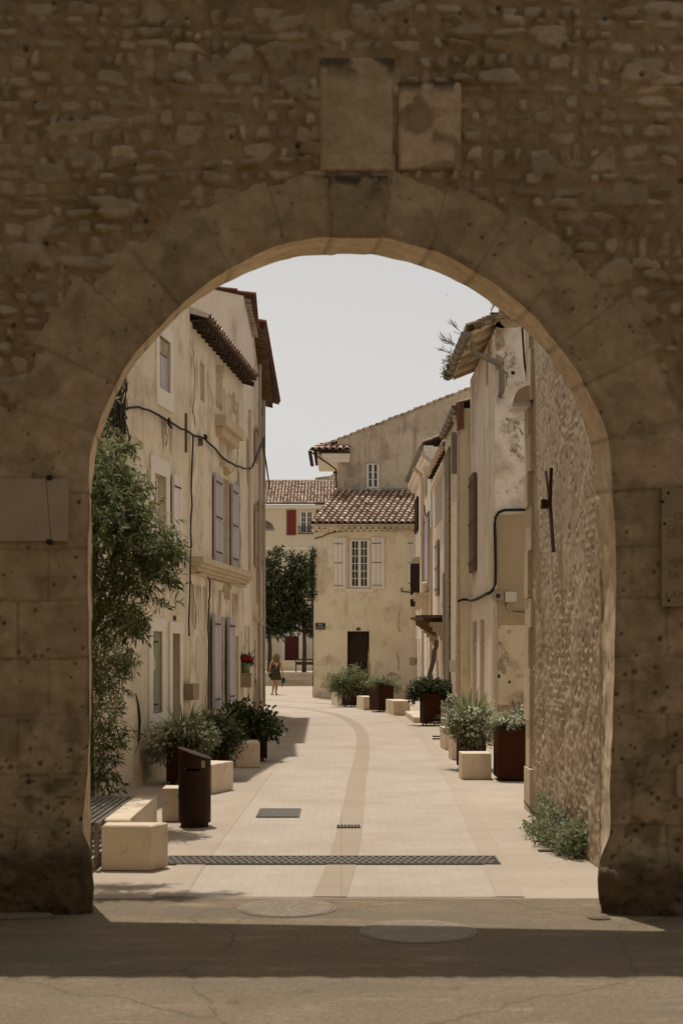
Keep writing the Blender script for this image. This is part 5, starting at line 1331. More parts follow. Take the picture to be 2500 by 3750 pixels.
# grey gabled house rising behind it
HU = House('house', 'tall grey rendered gable house rising behind the tiled roof', (-.16, 57.75), (5.4, 57.75), 10.36, 5, M['grey_wall'], zt1=12.52)
q = HU.rect(1339, 1694, 1391, 1790); HU.hole(q, .16); HU.window(inset(q, .015, .015), -.06, M['white_paint'], 1, 3, .06)
HU.part('sill', M['trimw'], q[0] - .05, q[1] + .05, -.02, .05, q[2] - .08, q[2] - .003)
HU.part('flashing', M['box_grey'], 0, 3.2, -.01, .04, 8.33, 8.41)
HU.finish()
b = MB(); b.box(-.9, .32, 57.55, 57.74, 9.45, 9.62); b.box(-.80, .34, 57.50, 57.742, 9.62, 9.80); b.box(-.98, -.165, 57.76, 62, 9.62, 9.90); b.build('eave_moulding', M['trimw'], HU.root)
b = MB(); b.box(-1.35, -1.2, 57.5, 62, 9.84, 9.90); b.box(-.9, .35, 57.42, 57.75, 9.80, 9.86); b.tube([(-1.25, 57.5, 9.86), (-.5, 57.5, 9.35), (-.22, 57.6, 9.15), (-.22, 57.6, 8.4)], .03, 6); b.build('gutter', M['rust'], HU.root)
tiles(HU.root, (-1.30, 57.4, 9.94), (.35, 57.4, 9.94), (-.75, 58.3, 10.30), (.35, 58.3, 10.42), .26, .3, M['tile'], seed=15)
# verge tiles up the gable
b = MB(); rr = random.Random(2); n = 26
for k in range(n):
    a, c = k / n, (k + 1) / n; x0, x1 = lerp(-1.2, 5.5, a), lerp(-1.2, 5.5, c); z0_, z1_ = lerp(10.0, 12.62, a), lerp(10.0, 12.62, c); b.tint = rr.uniform(.3, 1)
    d = rr.uniform(0, .03)
    b.hexa([(x0, 57.70, z0_ - .06 + d), (x1 + .06, 57.70, z1_ - .06 + d), (x1 + .06, 58.2, z1_ - .06 + d), (x0, 58.2, z0_ - .06 + d), (x0, 57.70, z0_ + .04 + d), (x1 + .06, 57.70, z1_ + .0 + d), (x1 + .06, 58.2, z1_ + d), (x0, 58.2, z0_ + .04 + d)])
b.build('verge', M['tile'], HU.root)
b = MB(); b.add([(-1.15, 57.76, 9.98), (5.5, 57.76, 12.58), (5.5, 63, 12.58), (-1.15, 63, 9.98)], [(0, 1, 2, 3)]); b.build('roof', M['tile_under'], HU.root)

# ------------------------------------------------------------------ the square beyond, terrace, far house
sheet('terrace', [[(-30, 72.3), (-.9, 72.3), (-.9, 79), (-30, 79)]], .66, M['slabs'])
sheet('terrace', [[(-30, 79.3), (6, 79.3), (6, 88), (-30, 88)]], 1.16, M['slabs'])
t = thing('retaining_wall', 'three course dressed stone wall edging the raised square behind the walking woman', 'stone wall', (-8, 72.1, 0))
for k, (z0, z1) in enumerate(((.10, .29), (.295, .47), (.475, .60))):
    b = MB(); x = -14.0; rr = random.Random(k)
    while x < -.9:
        w = rr.uniform(.9, 1.7); b.tint = rr.random(); b.box(x + .004, min(x + w, -.9) - .004, 72.05 + rr.uniform(0, .01), 72.35, z0, z1); x += w
    b.build('course', M['quoin'], t)
b = MB(); b.box(-14, -.9, 71.85, 72.35, 0, .095); b.build('base_step', M['stone'], t)
b = MB(); b.box(-14, -.9, 72.02, 72.45, .605, .675); b.build('coping', M['concrete'], t)
t = thing('low_wall', 'low cream wall behind the bench in the square', 'low wall', (-6, 79.1, .66))
b = MB(); b.box(-14, 2, 79, 79.3, .66, 1.14); b.build('body', M['farwall'], t)
b = MB(); b.box(-14, 2, 78.95, 79.35, 1.143, 1.20); b.build('coping', M['concrete'], t)
HF = House('house', 'far cream house with red shutters and an arched white window beyond the square', (-9, 88), (1.2, 88), 10.75, 6, M['farwall'], z0=1.1)
q = HF.rect(1094, 1870, 1150, 1956); HF.hole(q, .12); HF.window(inset(q, .02, .02), -.04, M['white_paint'], 2, 4, .08)
for l, r_ in ((1049, 1084), (1157, 1190)): HF.plank('shutter', HF.rect(l, 1868, r_, 1960), M['red_paint'], .02, .06, 4, (.1, .9), False)
b = MB()      # arched head and balcony rail
s0, s1, z0, z1 = q; n = 10
for k in range(n):
    a0, a1 = k / n, (k + 1) / n; f = lambda a: z1 - .16 * (2 * a - 1) ** 2
    b.add([HF.pt(lerp(s0, s1, a0), .012, f(a0)), HF.pt(lerp(s0, s1, a1), .012, f(a1)), HF.pt(lerp(s0, s1, a1), .012, z1 + .04), HF.pt(lerp(s0, s1, a0), .012, z1 + .04)], [(0, 1, 2, 3)])
b.build('arched_head', M['farwall'], HF.root)
b = MB()
for k in range(13): HF.box(b, lerp(s0, s1, k / 12) - .012, lerp(s0, s1, k / 12) + .012, .08, .10, z0 + .05, z0 + .42)
HF.box(b, s0 - .08, s1 + .08, .07, .11, z0 + .42, z0 + .46); HF.box(b, s0 - .08, s1 + .08, .07, .11, z0 + .02, z0 + .05); b.build('railing', M['iron'], HF.root)
HF.part('string_course', M['trimw'], HF.at(1001, 2007)[0] - 3, HF.at(1160, 2007)[0], -.02, .05, HF.at(1100, 2012)[1], HF.at(1100, 2003)[1])
q = HF.rect(1042, 2330, 1094, 2440); q = (q[0], q[1], 1.12, q[3]); HF.hole(q, .2); HF.plank('door', inset(q, .02, .02), M['dark_red'], -.16, -.1, 4, (.4,), False)
HF.surround(q, .22, M['trimw'], .03, 0, 'door_frame', .2)
HF.part('eave_band', M['trimw'], 0, HF.L, -.02, .18, 10.55, 10.78)
HF.finish()
tiles(HF.root, (-9, 87.7, 10.85), (1.2, 87.7, 10.85), (-9, 92.2, 12.75), (1.2, 92.2, 12.75), .21, .36, M['tile'], seed=17)
b = MB(); b.tube([(-9, 92.2, 12.75), (1.2, 92.2, 12.75)], .10, 8); b.build('ridge', M['tile'], HF.root)
HB = House('house', 'stub of a tile capped wall showing above the far tiled roof', (-1.72, 92.5), (1, 92.5), 13.0, 1.5, M['grey_wall'])
HB.finish(); b = MB()
b.add([(-1.72, 92.45, 13.0), (1, 92.45, 13.0), (1, 92.45, 13.3), (-.5, 92.45, 13.3), (-.75, 92.45, 13.12), (-1.2, 92.45, 13.08), (-1.72, 92.45, 12.9)], [(0, 1, 2, 3, 4, 5, 6)]); b.build('stepped_top', M['grey_wall'], HB.root)
tiles(HB.root, (-.55, 92.3, 13.32), (1, 92.3, 13.32), (-.55, 93.3, 13.6), (1, 93.3, 13.6), .24, .4, M['tile'], seed=18)

t = thing('park_bench', 'brown slatted bench with iron legs on the raised square by a tree', 'bench', (-1.6, 72.75, .66))
for z in (1.13, 1.27):
    b = MB(); b.box(-2.36, -.5, 72.56, 72.59, z, z + .095); b.build('back_slat', M['bench_wood'], t)
for k in range(4):
    b = MB(); b.box(-2.36, -.5, 72.62 + k * .11, 72.71 + k * .11, 1.06 - .0 * k + .012 * k, 1.095 + .012 * k); b.build('seat_slat', M['bench_wood'], t)
for x in (-2.33, -.6):
    b = MB(); b.tube([(x, 72.60, .66), (x, 72.58, 1.40)], .025, 6); b.tube([(x, 72.60, 1.05), (x - .25 * 0, 73.06, 1.08)], .022, 6); b.tube([(x, 73.04, 1.07), (x, 72.68, .66)], .025, 6); b.build('leg', M['iron'], t)

# ------------------------------------------------------------------ plants
def leaf_cloud(blobs, n, L, Wd, rng, droop=.3, up=.2, clump=None, bright=None):
    """blobs: (x, y, z, rx, ry, rz, weight). Returns verts, faces, tint of folded leaf blades gathered in sprays."""
    w = np.array([b[6] for b in blobs], float); w /= w.sum()
    per = clump or 7; ns = max(1, n // per)
    bi = rng.choice(len(blobs), ns, p=w); B = np.array([b[:6] for b in blobs])[bi]
    d = rng.normal(size=(ns, 3)); d /= np.linalg.norm(d, axis=1)[:, None]
    r = rng.random(ns) ** .40; r *= 1 + .22 * rng.normal(size=ns).clip(-1.5, 1.5)
    ctr = B[:, :3] + d * r[:, None] * B[:, 3:6]
    out = d + rng.normal(size=(ns, 3)) * .5; out[:, 2] += up; out /= np.linalg.norm(out, axis=1)[:, None]
    st = np.clip(.30 + .30 * d[:, 2] * r + rng.normal(size=ns) * .20, 0, 1)  # lighter towards each blob's top: light from above put into the leaf tint
    C = np.repeat(ctr, per, 0); O = np.repeat(out, per, 0); S = np.repeat(st, per)
    N = len(C)
    off = np.tile(np.linspace(-.6, 1, per), ns)[:, None]
    C = C + O * off * L * 1.1 + rng.normal(size=(N, 3)) * L * .10
    D = O * .8 + rng.normal(size=(N, 3)) * .75; D[:, 2] -= droop; D /= np.linalg.norm(D, axis=1)[:, None]
    U = rng.normal(size=(N, 3)); U -= (U * D).sum(1)[:, None] * D; U /= np.linalg.norm(U, axis=1)[:, None]
    l = L * rng.uniform(.6, 1.25, N)[:, None]; wd = Wd * rng.uniform(.7, 1.2, N)[:, None]; Nn = np.cross(D, U)
    v0 = C; v1 = C + D * l * .45 + U * wd / 2 + Nn * wd * .15; v2 = C + D * l; v2[:, 2] -= (l[:, 0] * droop * .25); v3 = C + D * l * .45 - U * wd / 2 + Nn * wd * .15
    V = np.stack([v0, v1, v2, v3], 1).reshape(-1, 3); F = np.arange(4 * N).reshape(N, 4)
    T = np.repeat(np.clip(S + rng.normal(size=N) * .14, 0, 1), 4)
    return V, F, T
def twigs(b, base, blobs, rng, r0=.02, n=14):
    for _ in range(n):
        B = blobs[rng.integers(len(blobs))]; d = rng.normal(size=3); d /= np.linalg.norm(d)
        e = np.array(B[:3]) + d * np.array(B[3:6]) * .8; m_ = (np.array(base) + e) / 2 + rng.normal(size=3) * .15; m_[2] += .1
        b.tube([base, tuple(m_), tuple(e)], [r0, r0 * .6, r0 * .2], 5)

# tree and climber on the left, behind the pillar
tb0 = [(-2.95, 17.4, 4.15, .38, .7, .45, 2.2), (-2.75, 17.2, 3.75, .42, .6, .40, 2.2), (-2.50, 17.0, 3.35, .45, .6, .40, 2.0), (-2.85, 17.0, 3.25, .5, .8, .55, 3), (-2.25, 16.9, 3.05, .36, .5, .25, 1.3),
       (-2.45, 17.0, 2.75, .42, .5, .25, 1.3), (-2.85, 17.3, 2.45, .38, .6, .45, 2.0), (-2.55, 17.1, 2.20, .22, .4, .22, .7), (-3.2, 16.5, 3.6, .7, .9, .9, 2), (-3.35, 15.8, 4.4, .7, .9, .7, 1.5), (-2.60, 17.2, 4.35, .10, .2, .08, .2), (-1.98, 16.8, 3.0, .14, .2, .06, .22), (-2.0, 16.8, 2.72, .14, .2, .05, .2), (-2.05, 16.8, 3.3, .12, .2, .06, .16), (-2.15, 16.9, 2.45, .12, .2, .05, .15)]
K = 15.4 / 17.2
tb = [(x * K, y * K, EYE + (z - EYE) * K, rx * K, ry * K, rz * K, w) for x, y, z, rx, ry, rz, w in tb0] + [(-2.98, 17.5, 1.7, .30, .6, .55, 2.0), (-2.62, 17.3, 1.72, .12, .2, .10, .3),
      (-2.98, 17.5, 1.0, .33, .6, .55, 1.8), (-2.98, 17.6, .45, .26, .5, .42, 1.2)]
tree = thing('tree', 'bushy feathery green tree growing by the left wall behind the arch pillar', 'tree', (-3.1, 17.3, 0))
b = MB(); b.tube([(-3.12, 17.4, 0), (-3.08, 17.2, 1.2), (-2.95, 16.5, 2.3), (-2.7, 15.7, 3.2), (-2.6, 15.5, 4.0)], [.10, .08, .065, .05, .02], 8)
for e in ((-2.05, 15.1, 3.0), (-2.2, 15.2, 2.7), (-2.25, 15.2, 3.3), (-3.0, 14.2, 4.2), (-2.4, 15.4, 2.2)): b.tube([(-2.98, 16.7, 2.0), (lerp(-2.98, e[0], .5), lerp(16.7, e[1], .5), lerp(2.0, e[2], .6)), e], [.035, .022, .008], 6)
b.build('trunk', M['bark'], tree, True)
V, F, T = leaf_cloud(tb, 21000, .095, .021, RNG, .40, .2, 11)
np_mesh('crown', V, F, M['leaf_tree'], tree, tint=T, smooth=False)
# high boughs of a roadside tree, out over the wall: they throw the dapple under the arch
pt = thing('tree', 'tall tree left of the arch that dapples the ground inside it', 'tree', (-4.6, 12.4, 0))
b = MB(); b.tube([(-4.6, 12.4, 0), (-4.5, 12.4, 3), (-4.2, 12.3, 6)], [.16, .13, .09], 10); 
for e in ((-1.9, 12.7, 6.4), (-2.3, 12.8, 6.2), (-2.3, 13.2, 6.7)): b.tube([(-4.3, 12.35, 5), (-3.6, 12.3, 5.9), e], [.06, .04, .015], 6)
b.build('trunk', M['bark'], pt, True)
pb = [(-2.35, 12.75, 6.3, .40, .10, .25, 1.0), (-1.9, 12.72, 6.35, .30, .07, .15, .5), (-2.4, 13.25, 6.6, .35, .09, .2, .7), (-1.75, 12.85, 6.5, .3, .05, .1, .25), (-3.1, 12.5, 6.5, .5, .4, .4, 1.5), (-4.3, 12.4, 6.9, 1, .8, .7, 3)]
V, F, T = leaf_cloud(pb, 7000, .10, .03, RNG, .3, .1, 8); np_mesh('crown', V, F, M['leaf_tree'], pt, tint=T, smooth=False)
# dry vine on the wall above
t = thing('dry_vine', 'dark tangle of dead vine stems clinging to the nearest left house', 'dry vine', F1.pt(4.9, .1, 4.6)); b = MB()
rr = random.Random(8)
for k in range(90):
    s_ = rr.uniform(3.3, 4.95) ; z = rr.uniform(4.55, 5.0); pts = []
    hgt = rr.uniform(.3, 1.0) * (1.15 - .3 * abs(s_ - 4.3))
    for j in range(6): pts.append(F1.pt(s_ + rr.uniform(-.05, .05) * j + .02 * j, .03 + rr.uniform(0, .10), z + hgt * j / 5))
    b.tube(pts, [.014, .012, .010, .008, .006, .003], 4)
b.build('stems', M['twig'], t)

def far_tree(name, label, x, y, z0, trunk_h, blobs, n, seed, r=.13):
    rng = np.random.default_rng(seed); t = thing('tree', label, 'tree', (x, y, z0), 'trees in the square')
    b = MB(); b.tube([(x, y, z0), (x + .03, y, z0 + trunk_h * .6), (x, y, z0 + trunk_h)], [r, r * .85, r * .7], 8)
    for _ in range(9):
        B = blobs[rng.integers(len(blobs))]; b.tube([(x, y, z0 + trunk_h), tuple((np.array((x, y, z0 + trunk_h)) + np.array(B[:3])) / 2 + rng.normal(size=3) * .1), B[:3]], [r * .5, r * .3, .02], 6)
    b.build('trunk', M['bark'], t, True)
    V, F, T = leaf_cloud(blobs, n, .17, .085, rng, .25, .15, 7); np_mesh('crown', V, F, M['leaf_dark'], t, tint=T, smooth=False)
x1 = gx(986, 74); x2 = gx(1113, 74)
far_tree('tree', 'left dark leafy tree in the square with a pale trunk', x1, 74, .66, 2.0, [(x1 + .1, 74, 4.6, 1.0, 1.0, 1.3, 2.2), (x1 + .35, 73.8, 6.85, .35, .4, .3, .3), (x1 - .2, 73.6, 2.7, .4, .4, .35, .35), (x1 + .9, 73.9, 5.2, 1.0, .8, 1.2, 2.2), (x1 - .8, 73.9, 4.6, .8, .8, 1.3, 1.5), (x1 + .7, 73.8, 4.0, .8, .8, 1.0, 1.4), (x1 - .3, 74, 5.9, .8, .9, .8, 1.5), (x1 + .5, 73.8, 3.4, .9, .9, .7, 1.6), (x1 - .5, 74, 3.3, .8, .8, .6, 1.2), (x1 + .2, 74, 6.4, .6, .6, .4, .6)], 9500, 41)
far_tree('tree', 'right dark leafy tree in the square standing behind the bench', x2, 74, .66, 2.1, [(x2 - .3, 74, 4.6, 1.2, 1.1, 1.5, 3), (x2 - .9, 73.9, 4.9, .8, .8, 1.2, 1.6), (x2 - .1, 74, 5.8, .9, .9, .8, 1.6), (x2 + .4, 73.8, 3.6, .9, .9, .7, 1.3), (x2 - .8, 73.9, 3.3, .8, .8, .6, 1.2), (x2 - 1.3, 73.7, 2.75, .35, .4, .3, .3), (x2 + .5, 73.7, 2.8, .3, .4, .35, .3), (x2 - .5, 74, 6.6, .5, .5, .3, .4), (x2 + .1, 74, 6.3, .5, .5, .4, .5)], 9500, 42)

# bush at the foot of the rubble wall
t = thing('bush', 'grey green bush growing from the foot of the right rubble wall', 'bush', (2.05, 14, 0))
bb = [(2.08, 13.0, .12, .14, .3, .16, 1.6), (2.03, 13.6, .10, .17, .35, .14, 1.5), (2.10, 14.2, .14, .12, .4, .16, 1.4), (2.12, 14.9, .16, .10, .4, .18, 1.1), (1.97, 14.3, .06, .12, .4, .08, .7), (2.14, 15.1, .28, .05, .15, .10, .25), (2.14, 12.9, .22, .08, .2, .12, .6)]
V, F, T = leaf_cloud(bb, 7000, .042, .018, RNG, .0, .5, 8); np_mesh('foliage', V, F, M['leaf_sage'], t, tint=T, smooth=False)
b = MB(); twigs(b, (2.14, 13.8, 0), bb, RNG, .010, 24); b.build('stems', M['twig'], t)
# weeds in the gutter of the mouldy house
t = thing('dry_weeds', 'dry twiggy weeds sprouting from the zinc gutter of the mouldy house', 'weeds', (2.5, 29, 8.1)); b = MB(); rr = random.Random(12)
def spray(b, p, d, L, depth):
    q = p + d * L; b.tube([p, p + d * L * .5 + Vector((0, 0, .02)), q], [.0022 * depth, .0017 * depth, .0014], 4)
    if depth > 1:
        for _ in range(7):
            s_ = rr.uniform(.2, .95); nd = (d + Vector((rr.uniform(-.8, .8), rr.uniform(-.8, .8), rr.uniform(-.3, .6)))).normalized(); spray(b, p + d * L * s_, nd, L * .45, depth - 1)
for (x, y, dx, dz, L) in ((2.45, 29.3, -.8, .5, .75), (2.45, 29.0, -.7, .25, .5), (2.5, 28.4, -.6, .75, .55), (2.45, 30.0, -.8, .35, .5), (3.15, 27.6, -.1, .8, .3), (2.9, 27.6, .2, .8, .3)):
    spray(b, Vector((x, y, 8.05 + (.35 if x > 2.8 else 0))), Vector((dx, 0, dz)).normalized(), L * .72, 3)
b.build('stems', M['twig'], t)
V, F, T = leaf_cloud([(2.36, 31.0, 8.16, .10, .25, .14, 1), (2.34, 31.9, 8.08, .09, .2, .1, .7)], 500, .07, .03, RNG, .2, .3, 6); np_mesh('foliage', V, F, M['leaf_tree'], t, tint=T, smooth=False)
# climber on the corner of the cream house
t = thing('climber', 'thin ivy strand climbing the left corner of the cream end house', 'ivy', (-1.12, 54.6, 0))
cb = [(-1.13, 54.6, z, .08, .08, .25, 1) for z in (4.4, 4.8, 5.2, 5.6, 4.0)]
V, F, T = leaf_cloud(cb, 900, .09, .06, RNG, .3, 0, 5); np_mesh('foliage', V, F, M['leaf_dark'], t, tint=T, smooth=False)
b = MB(); b.tube([(-1.1, 54.66, .0), (-1.1, 54.66, 3), (-1.12, 54.66, 5.7)], .015, 5); b.build('stems', M['twig'], t)

def blades(c, n, L, w, rng, spread=1.0, lift=1.0, seg=5):
    V = []; F = []; T = []
    for i in range(n):
        a = rng.uniform(0, 2 * math.pi); el = rng.uniform(.15, 1.35) * lift; el = min(el, 1.5)
        l = L * rng.uniform(.65, 1.15); d = np.array((math.cos(a) * math.cos(el), math.sin(a) * math.cos(el), math.sin(el))); sd = np.array((-math.sin(a), math.cos(a), 0))
        p = np.array(c, float) + np.array((math.cos(a), math.sin(a), 0)) * .03; k0 = len(V); t0 = np.clip(rng.normal(.5, .2), 0, 1); dn = d.copy()
        for k in range(seg + 1):
            f = k / seg; ww = w * (1 - f) ** .6 * (.55 + .9 * min(f * 3, 1) * .5)
            V += [p - sd * ww / 2 + np.array((0, 0, ww * .2)), p, p + sd * ww / 2 + np.array((0, 0, ww * .2))]; T += [np.clip(t0 + .15 * f, 0, 1)] * 3
            dn = dn - np.array((0, 0, .20 * spread * f)); dn /= np.linalg.norm(dn); p = p + dn * l / seg
        for k in range(seg):
            for j in range(2): F.append((k0 + 3 * k + j, k0 + 3 * k + j + 1, k0 + 3 * k + 4 + j, k0 + 3 * k + 3 + j))
    return np.array(V), np.array(F), np.array(T)
def flowers(blobs, n, size, rng, mname, parent, name='flowers'):
    B = np.array([b[:6] for b in blobs]); w = np.array([b[6] for b in blobs]); bi = rng.choice(len(B), n, p=w / w.sum())
    d = rng.normal(size=(n, 3)); d[:, 2] = np.abs(d[:, 2]) * .9; d[:, 1] -= .4; d /= np.linalg.norm(d, axis=1)[:, None]
    C = B[bi, :3] + d * B[bi, 3:6] * rng.uniform(1.05, 1.38, n)[:, None]; V = []; F = []; T = []
    for c, nn in zip(C, d):
        u = np.cross(nn, (.3, .2, 1)); u /= np.linalg.norm(u); v = np.cross(nn, u); k0 = len(V); s_ = size * rng.uniform(.6, 1.2)
        for k in range(5):
            a = 2 * math.pi * k / 5; e = u * math.cos(a) + v * math.sin(a); f_ = u * math.cos(a + .5) + v * math.sin(a + .5); g_ = u * math.cos(a - .5) + v * math.sin(a - .5)
            V += [c, c + g_ * s_ * .35, c + e * s_ * .55 + nn * s_ * .12, c + f_ * s_ * .35]; F.append((k0 + 4 * k, k0 + 4 * k + 1, k0 + 4 * k + 2, k0 + 4 * k + 3)); T += [rng.random()] * 4
    np_mesh(name, np.array(V), np.array(F), M[mname], parent, tint=np.array(T), smooth=False)

# ------------------------------------------------------------------ stone cubes, planters
def quad(corner, w, d, ang):
    """footprint: front-left corner, width along ang, depth to the back"""
    c, s = math.cos(ang), math.sin(ang); x, y = corner
    return [(x, y), (x + w * c, y + w * s), (x + w * c - d * s, y + w * s + d * c), (x - d * s, y + d * c)]
def cube(poly, h, label):
    cx = sum(p[0] for p in poly) / 4; cy = sum(p[1] for p in poly) / 4
    b = MB(); b.bevprism(poly, .014, h, .006); k = [(lerp(x, cx, .06), lerp(y, cy, .06)) for x, y in poly]; b.prism(k, .006, .0135)
    return tag(b.build('stone_cube', M['concrete'], None, origin=(cx, cy, 0)), label, 'stone cube', 'cast stone cubes along the street')
cube(quad((-1.955, 15.5), .34, .34, .02), .375, 'pale stone cube half hidden to the left of the litter bin')
cube([(-1.68, 18.45), (-1.45, 19.05), (-1.86, 19.2), (-2.09, 18.6)], .39, 'pale stone cube just behind the litter bin on its right')
cube(quad((-1.66, 22.5), .37, .8, .10), .40, 'stone cube under the round dark shrub on the left')
cube(quad((1.735, 20.5), .425, .45, .02), .385, 'large pale stone cube in front of the spiky planter on the right')
cube(quad((1.875, 24.1), .42, .5, .05), .42, 'stone cube half hidden behind the spiky planter, nearer one')
cube(quad((1.93, 26.5), .45, .8, .05), .41, 'stone cube half hidden behind the spiky planter, farther one')
cube([(1.467, 40.0), (1.93, 40.1), (1.76, 41.6), (1.29, 41.5)], .42, 'stone cube at the right end of the row by the end house')
cube([(.683, 43.4), (.98, 43.5), (.80, 44.6), (.477, 44.4)], .42, 'stone cube between the two planters by the end house')
cube([(-.13, 46.7), (.2, 46.55), (.02, 47.6), (-.34, 47.6)], .42, 'stone cube at the left end of the row, under a grassy planter')

def planter(poly, h, label):
    cx = sum(p[0] for p in poly) / 4; cy = sum(p[1] for p in poly) / 4
    t = thing('planter', label, 'planter', (cx, cy, 0), 'rusty steel planters'); b = MB(); ft = .055
    ins = lambda q, k: [(lerp(x, cx, k), lerp(y, cy, k)) for x, y in q]
    inner = ins(poly, .06); n = 4
    V = [(x, y, ft) for x, y in poly] + [(x, y, h) for x, y in poly] + [(x, y, h) for x, y in inner] + [(x, y, h - .06) for x, y in inner]
    F = [(3, 2, 1, 0)]
    for k in (0, 4, 8): F += [(k + i, k + (i + 1) % n, k + 4 + (i + 1) % n, k + 4 + i) for i in range(n)]
    b.add(V, F); b.build('box', M['corten'], t)
    b = MB(); q = ins(poly, .07); b.add([(x, y, h - .05) for x, y in q], [(0, 1, 2, 3)]); b.build('soil', M['soil'], t)
    for i in range(4):
        x, y = ins(poly, .3)[i]; b = MB(); b.lathe((x, y, .006), [(.03, 0), (.03, .008), (.012, .012), (.012, ft)], 10); b.build('foot', M['rust'], t)
    return cx, cy, h
def bush_plant(c, label, blobs, n, L, Wd, m='leaf_sage', fl=0, fsize=.035, bl=0, bL=.5, bw=.045, seed=1, droop=.3, name='plant', fm='petal_w'):
    rng = np.random.default_rng(seed); x, y, z = c
    t = thing(name, label, 'plant', (x, y, z - .05))
    ab = [(x + b_[0], y + b_[1], z + b_[2], *b_[3:]) for b_ in blobs]
    if n:
        V, F, T = leaf_cloud(ab, n, L, Wd, rng, droop, .3, 7); np_mesh('foliage', V, F, M[m], t, tint=T, smooth=False)
        s_ = MB(); twigs(s_, (x, y, z - .05), ab, rng, .008, 16); s_.build('stems', M['twig'], t)
    if bl:
        V, F, T = blades((x, y, z - .03), bl, bL, bw, rng); np_mesh('blades', V, F, M['leaf_blade'], t, tint=T)
    if fl: flowers(ab, fl, fsize, rng, fm, t)
    return t
# left row
c = planter(quad((-2.42, 19.65), .46, .46, .04), .62, 'left planter behind the litter bin, full of white flowers')
bush_plant(c, 'white flowering bush with spiky leaves in the planter behind the litter bin', [(0, -.1, .12, .38, .3, .17, 2), (.28, -.15, .02, .18, .2, .2, 1), (-.33, -.1, -.1, .2, .25, .24, 1.2), (.2, 0, -.12, .2, .22, .2, .7)], 5200, .06, .018, 'leaf_sage', 230, .038, 90, .62, .042, 51)
c = planter(quad((-2.05, 20.35), .45, .45, .12), .68, 'left planter with dark upright spiky leaves')
bush_plant(c, 'dark spiky plant in the second left planter', [(.05, -.1, .02, .33, .28, .22, 2), (.22, -.2, -.1, .2, .2, .22, 1)], 3600, .07, .018, 'leaf_dark', 0, 0, 80, .48, .042, 52)
c = planter(quad((-1.70, 23.75), .46, .45, .10), .55, 'left planter farthest from the arch, beside a stone cube')
bush_plant(c, 'round dark leafy shrub in the farthest left planter', [(0, -.15, .12, .40, .42, .22, 2.5), (.22, -.2, .0, .22, .3, .18, 1), (-.2, -.1, .28, .25, .25, .18, .8), (-.25, -.2, 0, .25, .3, .2, .8)], 4200, .075, .05, 'leaf_dark', 10, .03, 0, seed=53)
# right row
c = planter(quad((2.22, 20.2), .75, .60, .0), .76, 'right planter cut off by the corner of the rubble wall')
bush_plant(c, 'low white flowering bush in the planter beside the rubble wall', [(-.1, -.05, .07, .33, .25, .10, 2), (.12, 0, .16, .25, .25, .14, 1.2)], 4200, .055, .018, 'leaf_sage', 240, .036, seed=54)
c = planter(quad((1.85, 22.1), .40, .46, .06), .70, 'right planter behind the large stone cube')
bush_plant(c, 'big spiky plant with trailing white flowers behind the large stone cube', [(0, -.12, .10, .36, .3, .18, 2), (.05, -.26, -.16, .26, .12, .26, 1.5), (-.26, -.12, .0, .18, .22, .2, .9), (.28, -.1, -.02, .16, .2, .2, .7), (-.3, .0, .34, .08, .1, .14, .25)], 6200, .06, .016, 'leaf_sage', 420, .04, 110, .62, .055, 55)
c = planter([(2.02, 34.7), (2.43, 34.75), (2.36, 35.3), (1.94, 35.25)], .80, 'right planter standing before the low doorstep slab')
bush_plant(c, 'rounded trimmed bush overhanging the planter by the doorstep', [(-.28, -.05, .10, .30, .3, .24, 1.5), (.30, -.05, .10, .28, .3, .22, 1.3), (0, .05, .18, .40, .3, .20, 1.6), (-.42, 0, -.05, .16, .25, .2, .6), (.42, 0, -.06, .14, .22, .18, .5)], 7000, .055, .035, 'leaf_dark', 0, 0, 70, .36, .04, 56)
c = planter([(1.107, 42.1), (1.53, 41.85), (1.30, 42.8), (.842, 43.0)], .80, 'planter in the middle of the row by the end house')
bush_plant(c, 'grassy tufts with white tips in the middle planter by the end house', [(0, -.05, .08, .40, .3, .13, 2), (.42, -.1, -.06, .12, .15, .15, .4)], 2200, .09, .018, 'leaf_sage', 30, .04, 80, .42, .045, 57)
c = planter([(.30, 45.8), (.62, 45.6), (.42, 46.4), (.01, 46.3)], .66, 'planter hidden under long trailing greenery by the brown door')
bush_plant(c, 'large trailing grassy bush spilling over its planter by the brown door', [(0, 0, .22, .55, .4, .30, 2.5), (.45, -.1, .05, .40, .3, .28, 1.5), (-.45, 0, .1, .30, .3, .34, 1.3), (.2, -.25, -.12, .5, .15, .30, 1.6), (.1, .1, .55, .3, .2, .12, .3), (.75, .1, -.1, .2, .2, .3, .6)], 9000, .12, .020, 'leaf_tree', 40, .035, 90, .6, .03, 58, .5)
